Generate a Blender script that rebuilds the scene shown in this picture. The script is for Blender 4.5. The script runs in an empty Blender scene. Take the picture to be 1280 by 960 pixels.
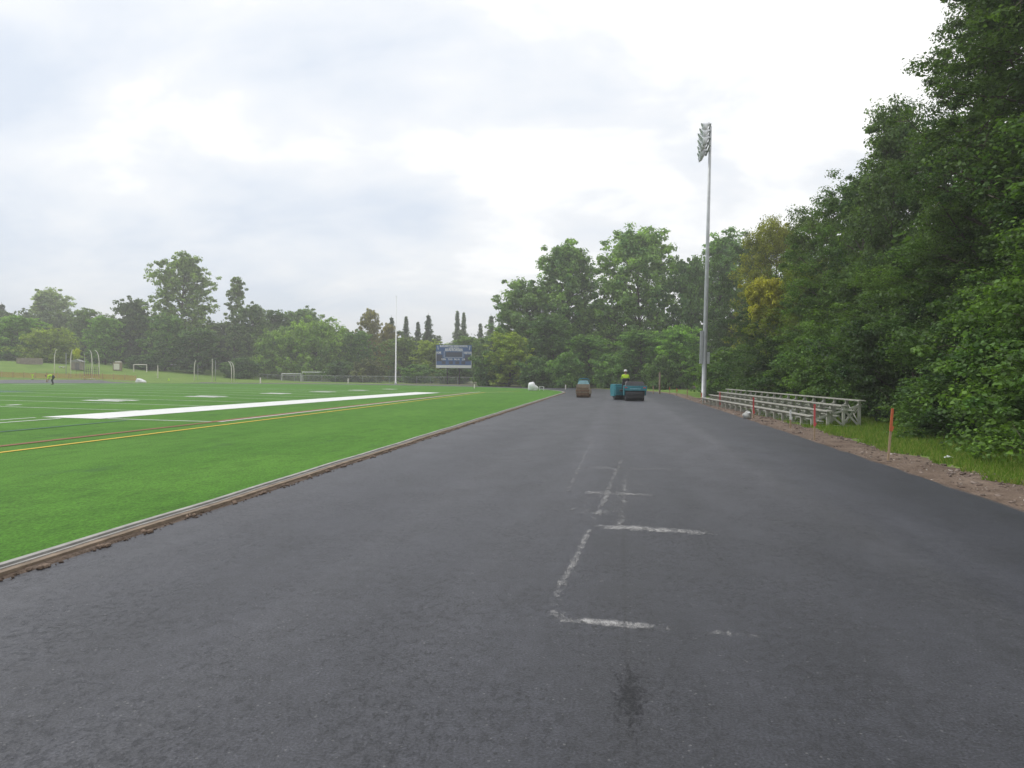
import bpy, bmesh, math, random
import numpy as np
from mathutils import Vector, Matrix

random.seed(7)
R = math.radians
scn = bpy.context.scene
COL = scn.collection

# ------------------------------------------------------------------ camera
H = 1.63
F = 925.0
YAW, PIT, ROL = R(8.06), R(0.69), R(0.5)
fwd = Vector((-math.sin(YAW) * math.cos(PIT), math.cos(YAW) * math.cos(PIT), -math.sin(PIT)))
rgt0 = Vector((math.cos(YAW), math.sin(YAW), 0))
up0 = rgt0.cross(fwd)
rgt = rgt0 * math.cos(ROL) + up0 * math.sin(ROL)
upv = up0 * math.cos(ROL) - rgt0 * math.sin(ROL)
cam_d = bpy.data.cameras.new('camera')
cam = bpy.data.objects.new('camera', cam_d)
COL.objects.link(cam)
cam.matrix_world = Matrix(((rgt.x, upv.x, -fwd.x, 0), (rgt.y, upv.y, -fwd.y, 0), (rgt.z, upv.z, -fwd.z, H), (0, 0, 0, 1)))
cam_d.sensor_width = 36
cam_d.lens = 36 * F / 1280
cam_d.clip_end = 6000
cam_d.clip_start = 0.05
scn.camera = cam


def ray(u, v):
    return fwd + rgt * ((u - 640) / F) - upv * ((v - 480) / F)


# ------------------------------------------------------------------ layout of the oval
XI, XO = -4.74, 5.02          # inner / outer edge of the near straight
TW = XO - XI                  # track width
RI = 37.0                     # inner radius of the bend
CX, CY = XI - RI, 68.0        # centre of the bend


def smooth(a, b, x):
    t = min(1, max(0, (x - a) / (b - a)))
    return t * t * (3 - 2 * t)


def inner_d(x, y):
    """distance inward from the inner edge of the track (negative: on the track or outside)"""
    if y < CY:
        return RI - abs(x - CX)
    return RI - math.hypot(x - CX, y - CY)


def turf_z(x, y):
    return 0.03 + 0.30 * smooth(0, RI, inner_d(x, y))


def hash2(x, y):
    return math.sin(x * 1.7 + math.sin(y * 0.9) * 1.3) * math.cos(y * 1.3 + math.sin(x * 0.7)) 


def land_z(x, y):
    d = -inner_d(x, y) - TW       # distance beyond the outer edge of the track
    if d < 0:
        return -0.08
    z = -0.08 + 0.10 * smooth(0.2, 1.6, d + 0.25 * hash2(x * 2.1, y * 1.1))
    z += 0.03 * hash2(x, y) * smooth(1, 3, d)
    z += 3.2 * smooth(2, 38, d) * smooth(-62, -122, x)
    z += 0.38 * smooth(-60, -80, x)
    if x > 0:
        z += 0.8 * smooth(8, 26, x - 5)
    return z


def ground(u, v, zf=None):
    """point of the ground seen at pixel (u, v) of the photograph"""
    d = ray(u, v)
    z = 0.0
    p = None
    for _ in range(14):
        t = (z - H) / d.z
        p = Vector((0, 0, H)) + d * t
        z = zf(p.x, p.y) if zf else 0.0
    return p


def at(u, depth):
    """ground position in direction u at the given depth along the view axis"""
    x = (u - 640) / F * depth
    px = fwd * depth + rgt0 * x
    return px.x, px.y


# ------------------------------------------------------------------ materials
def mat(name):
    m = bpy.data.materials.new(name)
    m.use_nodes = True
    nt = m.node_tree
    nt.nodes.clear()
    out = nt.nodes.new('ShaderNodeOutputMaterial')
    return m, nt, out


def N(nt, t, **kw):
    n = nt.nodes.new(t)
    for k, v in kw.items():
        if k in n.inputs:
            n.inputs[k].default_value = v
        else:
            setattr(n, k, v)
    return n


def L(nt, a, b):
    nt.links.new(a, b)


def ramp(nt, fac, stops):
    r = nt.nodes.new('ShaderNodeValToRGB')
    cr = r.color_ramp
    while len(cr.elements) < len(stops):
        cr.elements.new(0.5)
    for e, (p, c) in zip(cr.elements, stops):
        e.position = p
        e.color = (c[0], c[1], c[2], 1) if not isinstance(c, (int, float)) else (c, c, c, 1)
    L(nt, fac, r.inputs[0])
    return r.outputs[0]


def mixc(nt, fac, a, b, mode='MIX'):
    m = nt.nodes.new('ShaderNodeMix')
    m.data_type = 'RGBA'
    m.blend_type = mode
    if isinstance(fac, (int, float)):
        m.inputs[0].default_value = fac
    else:
        L(nt, fac, m.inputs[0])
    for i, v in ((6, a), (7, b)):
        if isinstance(v, tuple):
            m.inputs[i].default_value = (*v[:3], 1)
        else:
            L(nt, v, m.inputs[i])
    return m.outputs[2]


def math_n(nt, op, a, b=None, c=None, clamp=False):
    m = nt.nodes.new('ShaderNodeMath')
    m.operation = op
    m.use_clamp = clamp
    for i, v in enumerate((a, b, c)):
        if v is None:
            continue
        if isinstance(v, (int, float)):
            m.inputs[i].default_value = v
        else:
            L(nt, v, m.inputs[i])
    return m.outputs[0]


def noise(nt, vec, scale, detail=4, rough=0.55, dist=0.0):
    n = N(nt, 'ShaderNodeTexNoise')
    n.inputs['Scale'].default_value = scale
    n.inputs['Detail'].default_value = detail
    n.inputs['Roughness'].default_value = rough
    n.inputs['Distortion'].default_value = dist
    if vec is not None:
        L(nt, vec, n.inputs['Vector'])
    return n.outputs['Fac']


def scaled(nt, vec, s):
    m = nt.nodes.new('ShaderNodeMapping')
    m.inputs['Scale'].default_value = s
    L(nt, vec, m.inputs['Vector'])
    return m.outputs[0]


def plain(name, c, rough=0.6, metal=0.0, var=0.25, scale=6.0, spec=0.5, bump=0.0):
    """painted / bare material with slight wear"""
    m, nt, out = mat(name)
    b = N(nt, 'ShaderNodeBsdfPrincipled')
    tc = N(nt, 'ShaderNodeTexCoord')
    f = noise(nt, tc.outputs['Object'], scale, 5, 0.6)
    lo = tuple(x * (1 - var) for x in c)
    hi = tuple(min(1, x * (1 + var)) for x in c)
    L(nt, ramp(nt, f, [(0.3, lo), (0.7, hi)]), b.inputs['Base Color'])
    b.inputs['Roughness'].default_value = rough
    b.inputs['Metallic'].default_value = metal
    b.inputs['Specular IOR Level'].default_value = spec
    if bump:
        bp = N(nt, 'ShaderNodeBump')
        bp.inputs['Strength'].default_value = bump
        L(nt, noise(nt, tc.outputs['Object'], scale * 8, 3), bp.inputs['Height'])
        L(nt, bp.outputs[0], b.inputs['Normal'])
    L(nt, b.outputs[0], out.inputs[0])
    return m


def foliage_mat(name, trans=0.3):
    """leaf colour comes from the object's own colour, varied leaf by leaf"""
    m, nt, out = mat(name)
    oi = N(nt, 'ShaderNodeObjectInfo')
    geo = N(nt, 'ShaderNodeNewGeometry')
    rnd = geo.outputs['Random Per Island']
    val = math_n(nt, 'MULTIPLY_ADD', rnd, 0.9, 0.55)
    vm = N(nt, 'ShaderNodeVectorMath', operation='SCALE')
    L(nt, oi.outputs['Color'], vm.inputs[0])
    L(nt, val, vm.inputs['Scale'])
    tc = N(nt, 'ShaderNodeTexCoord')
    nz = noise(nt, tc.outputs['Object'], 0.45, 3, 0.6)
    tint = ramp(nt, nz, [(0.34, (0.62, 0.76, 0.85)), (0.5, (1, 1, 1)), (0.68, (1.30, 1.36, 0.8))])
    c = mixc(nt, 1.0, vm.outputs[0], tint, 'MULTIPLY')
    d = N(nt, 'ShaderNodeBsdfDiffuse')
    t = N(nt, 'ShaderNodeBsdfTranslucent')
    g = N(nt, 'ShaderNodeBsdfGlossy')
    g.inputs['Roughness'].default_value = 0.55
    g.inputs['Color'].default_value = (1, 1, 1, 1)
    L(nt, c, d.inputs[0])
    L(nt, mixc(nt, 1.0, c, (1.25, 1.3, 0.6), 'MULTIPLY'), t.inputs[0])
    m1 = N(nt, 'ShaderNodeMixShader')
    m1.inputs[0].default_value = trans
    L(nt, d.outputs[0], m1.inputs[1])
    L(nt, t.outputs[0], m1.inputs[2])
    m2 = N(nt, 'ShaderNodeMixShader')
    m2.inputs[0].default_value = 0.02
    L(nt, m1.outputs[0], m2.inputs[1])
    L(nt, g.outputs[0], m2.inputs[2])
    L(nt, m2.outputs[0], out.inputs[0])
    return m


def asphalt_mat():
    m, nt, out = mat('asphalt')
    b = N(nt, 'ShaderNodeBsdfPrincipled')
    tc = N(nt, 'ShaderNodeTexCoord')
    o = tc.outputs['Object']
    # broad tone: paving passes along the straight and cloudy blotches
    lanes = noise(nt, scaled(nt, o, (0.55, 0.012, 1)), 1.0, 2, 0.5)
    blot = noise(nt, scaled(nt, o, (1, 0.35, 1)), 0.55, 4, 0.6)
    fine = noise(nt, o, 70, 3, 0.7)
    mid = noise(nt, o, 9, 4, 0.65)
    base = ramp(nt, lanes, [(0.35, (0.030, 0.031, 0.039)), (0.5, (0.039, 0.040, 0.049)), (0.65, (0.050, 0.051, 0.060))])
    base = mixc(nt, 1.0, base, ramp(nt, blot, [(0.3, (0.82, 0.82, 0.85)), (0.7, (1.16, 1.15, 1.12))]), 'MULTIPLY')
    sx_ = N(nt, 'ShaderNodeSeparateXYZ')
    L(nt, o, sx_.inputs[0])
    wob = math_n(nt, 'MULTIPLY_ADD', noise(nt, scaled(nt, o, (1, 0.2, 1)), 1.4, 4, 0.6), 0.7, -0.35)
    xw = math_n(nt, 'ADD', sx_.outputs[0], wob)
    e1 = math_n(nt, 'MULTIPLY_ADD', xw, 2.5, 2.4, clamp=True)
    e2 = math_n(nt, 'MULTIPLY_ADD', xw, -3.0, 8.0, clamp=True)
    e3 = math_n(nt, 'MULTIPLY_ADD', sx_.outputs[1], 0.10, -0.75, clamp=True)
    passes = math_n(nt, 'MULTIPLY', math_n(nt, 'MULTIPLY', e1, e2), e3)
    base = mixc(nt, passes, base, mixc(nt, 1.0, base, (1.62, 1.58, 1.53), 'MULTIPLY'))
    e4 = math_n(nt, 'MULTIPLY_ADD', xw, 3.5, -9.2, clamp=True)
    base = mixc(nt, e4, base, mixc(nt, 1.0, base, (0.86, 0.87, 0.93), 'MULTIPLY'))
    # the cold seam between two paving passes
    sxo = math_n(nt, 'ADD', math_n(nt, 'MULTIPLY_ADD', wob, 0.10, -STAIN[0]), sx_.outputs[0])
    seam = math_n(nt, 'SUBTRACT', 1.0, math_n(nt, 'MULTIPLY', math_n(nt, 'ABSOLUTE', sxo), 40.0), clamp=True)
    band = math_n(nt, 'SUBTRACT', 1.0, math_n(nt, 'MULTIPLY', math_n(nt, 'ABSOLUTE', math_n(nt, 'ADD', sxo, math_n(nt, 'MULTIPLY', wob, 0.5))), 2.4), clamp=True)
    base = mixc(nt, math_n(nt, 'MULTIPLY', band, 0.35), base, (0.025, 0.025, 0.029))
    # rough open patches where the mix dragged
    drag = noise(nt, scaled(nt, o, (1.6, 0.7, 1)), 1.1, 5, 0.7)
    base = mixc(nt, 1.0, base, ramp(nt, drag, [(0.36, 0.82), (0.5, 1.0), (0.66, 1.14)]), 'MULTIPLY')
    base = mixc(nt, math_n(nt, 'MULTIPLY', seam, 0.4), base, (0.02, 0.02, 0.022))
    base = mixc(nt, 1.0, base, ramp(nt, fine, [(0.25, 0.3), (0.5, 1.0), (0.76, 2.1)]), 'MULTIPLY')
    base = mixc(nt, 1.0, base, ramp(nt, mid, [(0.3, 0.78), (0.7, 1.2)]), 'MULTIPLY')
    # pale stone flecks and open dark pits
    vo = N(nt, 'ShaderNodeTexVoronoi')
    vo.inputs['Scale'].default_value = 26
    L(nt, o, vo.inputs['Vector'])
    sel = noise(nt, o, 11, 2, 0.5)
    fl = math_n(nt, 'MULTIPLY', math_n(nt, 'LESS_THAN', vo.outputs['Distance'], 0.17), math_n(nt, 'GREATER_THAN', sel, 0.58))
    base = mixc(nt, math_n(nt, 'MULTIPLY', fl, 0.6), base, (0.17, 0.17, 0.17))
    vo2 = N(nt, 'ShaderNodeTexVoronoi')
    vo2.inputs['Scale'].default_value = 31
    L(nt, scaled(nt, o, (1, 0.7, 1)), vo2.inputs['Vector'])
    pit = math_n(nt, 'MULTIPLY', math_n(nt, 'LESS_THAN', vo2.outputs['Distance'], 0.26),
                 math_n(nt, 'GREATER_THAN', noise(nt, o, 6.5, 4, 0.75), 0.57))
    base = mixc(nt, math_n(nt, 'MULTIPLY', pit, 0.8), base, (0.012, 0.012, 0.014))
    # coarse open texture in worn-looking patches
    pz = noise(nt, scaled(nt, o, (1, 0.6, 1)), 22, 7, 0.9)
    pm_ = ramp(nt, noise(nt, scaled(nt, o, (1, 0.6, 1)), 1.25, 4, 0.7), [(0.42, 0.08), (0.62, 1.0)])
    coarse = math_n(nt, 'MULTIPLY', math_n(nt, 'MULTIPLY_ADD', pz, 9.0, -4.7, clamp=True), pm_)
    base = mixc(nt, math_n(nt, 'MULTIPLY', coarse, 0.62), base, (0.012, 0.012, 0.014))
    # bitumen stain that was spilled near the front
    mp = N(nt, 'ShaderNodeMapping')
    sx, sy = STAIN
    mp.inputs['Location'].default_value = (-sx / 0.075, -sy / 0.36, 0)
    mp.inputs['Scale'].default_value = (1 / 0.075, 1 / 0.36, 0)
    L(nt, o, mp.inputs['Vector'])
    ln = N(nt, 'ShaderNodeVectorMath', operation='LENGTH')
    L(nt, mp.outputs[0], ln.inputs[0])
    st = math_n(nt, 'MULTIPLY_ADD', noise(nt, scaled(nt, o, (1, 0.5, 1)), 26, 6, 0.85, 0.5), 9.0, -3.1)
    st = math_n(nt, 'SUBTRACT', st, math_n(nt, 'MULTIPLY', ln.outputs['Value'], 1.25), clamp=True)
    base = mixc(nt, math_n(nt, 'MULTIPLY', st, 0.75), base, (0.011, 0.011, 0.013))
    L(nt, base, b.inputs['Base Color'])
    L(nt, ramp(nt, blot, [(0.3, 0.50), (0.7, 0.60)]), b.inputs['Roughness'])
    L(nt, math_n(nt, 'MULTIPLY_ADD', st, -0.26, 0.50), b.inputs['Specular IOR Level'])
    bp = N(nt, 'ShaderNodeBump')
    bp.inputs['Strength'].default_value = 0.55
    bp.inputs['Distance'].default_value = 0.010
    hgt = math_n(nt, 'ADD', fine, math_n(nt, 'ADD', math_n(nt, 'MULTIPLY', pit, -0.9), math_n(nt, 'MULTIPLY', coarse, -1.2)))
    L(nt, hgt, bp.inputs['Height'])
    L(nt, bp.outputs[0], b.inputs['Normal'])
    L(nt, b.outputs[0], out.inputs[0])
    return m


def turf_mat():
    m, nt, out = mat('turf')
    b = N(nt, 'ShaderNodeBsdfPrincipled')
    tc = N(nt, 'ShaderNodeTexCoord')
    o = tc.outputs['Object']
    broad = noise(nt, scaled(nt, o, (0.5, 0.12, 1)), 1.0, 4, 0.6)
    mid = noise(nt, scaled(nt, o, (1.5, 0.6, 1)), 2.0, 4, 0.65)
    fine = noise(nt, scaled(nt, o, (1, 0.5, 1)), 45, 3, 0.7)
    c = ramp(nt, broad, [(0.3, (0.062, 0.172, 0.015)), (0.7, (0.090, 0.220, 0.025))])
    c = mixc(nt, 1.0, c, ramp(nt, mid, [(0.28, 0.78), (0.5, 1.0), (0.75, 1.15)]), 'MULTIPLY')
    c = mixc(nt, 1.0, c, ramp(nt, fine, [(0.25, 0.4), (0.5, 1.0), (0.78, 1.65)]), 'MULTIPLY')
    # seams between the rolls of turf, and the nap brushed one way or the other
    ts = N(nt, 'ShaderNodeSeparateXYZ')
    L(nt, o, ts.inputs[0])
    roll = math_n(nt, 'DIVIDE', math_n(nt, 'ADD', ts.outputs[1], math_n(nt, 'MULTIPLY', mid, 0.06)), 4.57)
    nap = math_n(nt, 'GREATER_THAN', math_n(nt, 'FRACT', math_n(nt, 'MULTIPLY', roll, 0.5)), 0.5)
    c = mixc(nt, math_n(nt, 'MULTIPLY', nap, 0.5), c, mixc(nt, 1.0, c, (0.86, 0.90, 0.86), 'MULTIPLY'))
    sm = math_n(nt, 'LESS_THAN', math_n(nt, 'FRACT', roll), 0.006)
    c = mixc(nt, math_n(nt, 'MULTIPLY', sm, 0.35), c, (0.03, 0.07, 0.015))
    # scuffs of crumb rubber
    sc = noise(nt, scaled(nt, o, (1.1, 0.45, 1)), 0.9, 5, 0.7)
    c = mixc(nt, ramp(nt, sc, [(0.60, 0.0), (0.74, 0.6)]), c, (0.04, 0.09, 0.035))
    L(nt, c, b.inputs['Base Color'])
    b.inputs['Roughness'].default_value = 0.85
    b.inputs['Specular IOR Level'].default_value = 0.14
    bp = N(nt, 'ShaderNodeBump')
    bp.inputs['Strength'].default_value = 0.6
    bp.inputs['Distance'].default_value = 0.015
    L(nt, fine, bp.inputs['Height'])
    L(nt, bp.outputs[0], b.inputs['Normal'])
    L(nt, b.outputs[0], out.inputs[0])
    return m


def land_mat():
    m, nt, out = mat('lawn_and_soil')
    b = N(nt, 'ShaderNodeBsdfPrincipled')
    tc = N(nt, 'ShaderNodeTexCoord')
    o = tc.outputs['Object']
    a = noise(nt, o, 0.22, 5, 0.65)
    f = noise(nt, o, 6, 5, 0.7)
    f2 = noise(nt, o, 60, 3, 0.7)
    g = ramp(nt, a, [(0.3, (0.11, 0.19, 0.032)), (0.55, (0.155, 0.25, 0.04)), (0.75, (0.20, 0.24, 0.07))])
    g = mixc(nt, 1.0, g, ramp(nt, f, [(0.25, 0.6), (0.5, 1.0), (0.75, 1.3)]), 'MULTIPLY')
    g = mixc(nt, 1.0, g, ramp(nt, f2, [(0.25, 0.6), (0.75, 1.35)]), 'MULTIPLY')
    # bare soil under the woods (large x) and behind the bend (large y)
    sp = N(nt, 'ShaderNodeSeparateXYZ')
    L(nt, o, sp.inputs[0])
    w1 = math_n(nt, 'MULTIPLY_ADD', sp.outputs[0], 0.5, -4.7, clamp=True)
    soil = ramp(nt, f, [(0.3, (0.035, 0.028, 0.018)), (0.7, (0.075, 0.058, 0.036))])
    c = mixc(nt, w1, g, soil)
    w2 = math_n(nt, 'MULTIPLY', math_n(nt, 'MULTIPLY_ADD', sp.outputs[1], 0.06, -5.9, clamp=True),
                math_n(nt, 'MULTIPLY_ADD', sp.outputs[0], 0.06, 2.6, clamp=True))
    c = mixc(nt, math_n(nt, 'MULTIPLY', w2, 0.75), c, ramp(nt, f, [(0.3, (0.13, 0.11, 0.085)), (0.7, (0.20, 0.17, 0.13))]))
    L(nt, c, b.inputs['Base Color'])
    b.inputs['Roughness'].default_value = 0.9
    b.inputs['Specular IOR Level'].default_value = 0.15
    bp = N(nt, 'ShaderNodeBump')
    bp.inputs['Strength'].default_value = 0.7
    bp.inputs['Distance'].default_value = 0.04
    L(nt, f, bp.inputs['Height'])
    L(nt, bp.outputs[0], b.inputs['Normal'])
    L(nt, b.outputs[0], out.inputs[0])
    return m


def gravel_mat(name='gravel_soil', k=1.0):
    m, nt, out = mat(name)
    b = N(nt, 'ShaderNodeBsdfPrincipled')
    tc = N(nt, 'ShaderNodeTexCoord')
    o = tc.outputs['Object']
    a = noise(nt, o, 1.3, 5, 0.7)
    f = noise(nt, o, 26, 5, 0.75)
    c = ramp(nt, a, [(0.3, (0.11 * k, 0.076 * k, 0.055 * k)), (0.5, (0.19 * k, 0.138 * k, 0.104 * k)), (0.7, (0.27 * k, 0.205 * k, 0.160 * k))])
    c = mixc(nt, 1.0, c, ramp(nt, f, [(0.25, 0.4), (0.5, 1.0), (0.75, 1.6)]), 'MULTIPLY')
    L(nt, c, b.inputs['Base Color'])
    b.inputs['Roughness'].default_value = 0.9
    b.inputs['Specular IOR Level'].default_value = 0.2
    bp = N(nt, 'ShaderNodeBump')
    bp.inputs['Strength'].default_value = 0.9
    bp.inputs['Distance'].default_value = 0.03
    L(nt, f, bp.inputs['Height'])
    L(nt, bp.outputs[0], b.inputs['Normal'])
    L(nt, b.outputs[0], out.inputs[0])
    return m


def chalk_mat():
    m, nt, out = mat('chalk_dust')
    at_ = N(nt, 'ShaderNodeAttribute', attribute_name='dust')
    tc = N(nt, 'ShaderNodeTexCoord')
    o = tc.outputs['Object']
    n1 = noise(nt, scaled(nt, o, (1.0, 0.45, 1)), 13, 8, 0.9, 0.8)
    n2 = noise(nt, o, 2.1, 5, 0.8)
    s = math_n(nt, 'ADD', math_n(nt, 'MULTIPLY', n1, 3.4), math_n(nt, 'MULTIPLY', n2, 1.0))
    s = math_n(nt, 'ADD', s, math_n(nt, 'MULTIPLY_ADD', at_.outputs['Fac'], 1.0, -2.79))
    a = math_n(nt, 'MULTIPLY', s, 1.5, clamp=True)
    a = math_n(nt, 'MULTIPLY', a, 0.72)
    b = N(nt, 'ShaderNodeBsdfDiffuse')
    b.inputs[0].default_value = (0.48, 0.47, 0.46, 1)
    t = N(nt, 'ShaderNodeBsdfTransparent')
    mx = N(nt, 'ShaderNodeMixShader')
    L(nt, a, mx.inputs[0])
    L(nt, t.outputs[0], mx.inputs[1])
    L(nt, b.outputs[0], mx.inputs[2])
    L(nt, mx.outputs[0], out.inputs[0])
    return m


def grass_mat():
    m, nt, out = mat('grass_blades')
    geo = N(nt, 'ShaderNodeNewGeometry')
    c = ramp(nt, geo.outputs['Random Per Island'], [(0.0, (0.12, 0.22, 0.03)), (0.6, (0.20, 0.32, 0.045)), (1.0, (0.36, 0.36, 0.10))])
    d = N(nt, 'ShaderNodeBsdfDiffuse')
    t = N(nt, 'ShaderNodeBsdfTranslucent')
    L(nt, c, d.inputs[0])
    L(nt, c, t.inputs[0])
    mx = N(nt, 'ShaderNodeMixShader')
    mx.inputs[0].default_value = 0.35
    L(nt, d.outputs[0], mx.inputs[1])
    L(nt, t.outputs[0], mx.inputs[2])
    L(nt, mx.outputs[0], out.inputs[0])
    return m


def stone_mat():
    m, nt, out = mat('loose_stone')
    geo = N(nt, 'ShaderNodeNewGeometry')
    c = ramp(nt, geo.outputs['Random Per Island'], [(0.0, (0.07, 0.05, 0.04)), (0.5, (0.2, 0.145, 0.115)), (0.86, (0.3, 0.24, 0.2)), (1.0, (0.52, 0.46, 0.41))])
    b = N(nt, 'ShaderNodeBsdfPrincipled')
    L(nt, c, b.inputs['Base Color'])
    b.inputs['Roughness'].default_value = 0.85
    L(nt, b.outputs[0], out.inputs[0])
    return m


STAIN = tuple(ground(787, 868)[:2])
M = dict(
    asphalt=asphalt_mat(), turf=turf_mat(), land=land_mat(), gravel=gravel_mat(), dirt=gravel_mat('edge_dirt', 0.72), clod=gravel_mat('clod_soil', 1.35),
    chalk=chalk_mat(), grass=grass_mat(), stone=stone_mat(),
    leaf=foliage_mat('leaves', 0.40), bark=plain('bark', (0.11, 0.09, 0.07), 0.9, 0, 0.45, 5, 0.2, 0.5),
    line_white=plain('white_turf_fibre', (0.72, 0.72, 0.70), 0.8, 0, 0.08, 3),
    line_yellow=plain('yellow_turf_fibre', (0.62, 0.43, 0.03), 0.8, 0, 0.1, 3),
    line_red=plain('red_turf_fibre', (0.21, 0.085, 0.03), 0.8, 0, 0.15, 3),
    line_blue=plain('blue_turf_fibre', (0.04, 0.12, 0.075), 0.8, 0, 0.2, 3),
    concrete=plain('concrete', (0.34, 0.33, 0.31), 0.85, 0, 0.25, 4, 0.3, 0.2),
    slot=plain('dark_slot', (0.045, 0.038, 0.035), 0.9, 0, 0.3, 5),
    timber=plain('weathered_timber', (0.245, 0.19, 0.14), 0.85, 0, 0.35, 5, 0.2, 0.3),
    galv=plain('galvanised_steel', (0.44, 0.45, 0.455), 0.5, 0.35, 0.15, 3),
    alu=plain('lamp_housing', (0.74, 0.75, 0.77), 0.5, 0.0, 0.1, 5),
    glass=plain('lamp_glass', (0.25, 0.27, 0.29), 0.15, 0.0, 0.1, 5),
    bleach=plain('weathered_aluminium', (0.40, 0.385, 0.335), 0.6, 0.15, 0.15, 4),
    bleach_dark=plain('weathered_frame_steel', (0.47, 0.46, 0.40), 0.7, 0.1, 0.25, 4),
    stake=plain('stake_wood', (0.42, 0.30, 0.19), 0.8, 0, 0.2, 12),
    orange=plain('orange_marker_paint', (0.55, 0.135, 0.05), 0.7, 0, 0.15, 10),
    pink=plain('fluorescent_red_ribbon', (0.62, 0.10, 0.10), 0.7, 0, 0.15, 10),
    white=plain('white_paint', (0.78, 0.78, 0.76), 0.5, 0, 0.06, 3),
    cream=plain('cream_paint', (0.74, 0.71, 0.62), 0.6, 0, 0.1, 3),
    plastic=plain('white_plastic_sheet', (0.80, 0.80, 0.80), 0.5, 0, 0.06, 3),
    net=plain('net_cord', (0.42, 0.42, 0.39), 0.8, 0, 0.1, 3),
    teal=plain('teal_machine_paint', (0.025, 0.22, 0.27), 0.4, 0, 0.25, 4),
    teal_pale=plain('pale_teal_cowl', (0.30, 0.55, 0.62), 0.45, 0, 0.15, 4),
    black=plain('black_rubber', (0.02, 0.02, 0.022), 0.6, 0, 0.3, 6),
    steel_dark=plain('bituminous_drum_steel', (0.045, 0.045, 0.05), 0.45, 0.3, 0.3, 5),
    grey=plain('grey_cover', (0.15, 0.14, 0.145), 0.7, 0, 0.2, 4),
    rust=plain('rust_and_dust', (0.20, 0.115, 0.062), 0.85, 0, 0.35, 6),
    tan=plain('dusty_tan_paint', (0.30, 0.245, 0.175), 0.8, 0, 0.25, 6),
    navy=plain('navy_board', (0.055, 0.13, 0.31), 0.45, 0, 0.1, 1),
    display=plain('dark_display', (0.05, 0.06, 0.10), 0.35, 0, 0.15, 3),
    letter=plain('white_lettering', (0.80, 0.80, 0.80), 0.6, 0, 0.02, 3),
    hivis=plain('hi_vis_cloth', (0.52, 0.78, 0.03), 0.8, 0, 0.1, 8),
    dark_cloth=plain('dark_work_trousers', (0.035, 0.037, 0.05), 0.9, 0, 0.25, 8),
    skin=plain('skin', (0.42, 0.24, 0.17), 0.55, 0, 0.1, 8),
    boots=plain('leather_boots', (0.07, 0.045, 0.03), 0.7, 0, 0.2, 8),
    fencewood=plain('grey_fence_boards', (0.27, 0.23, 0.19), 0.85, 0, 0.3, 3),
    roof=plain('grey_shed_roof', (0.30, 0.30, 0.29), 0.8, 0, 0.15, 3),
)


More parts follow.
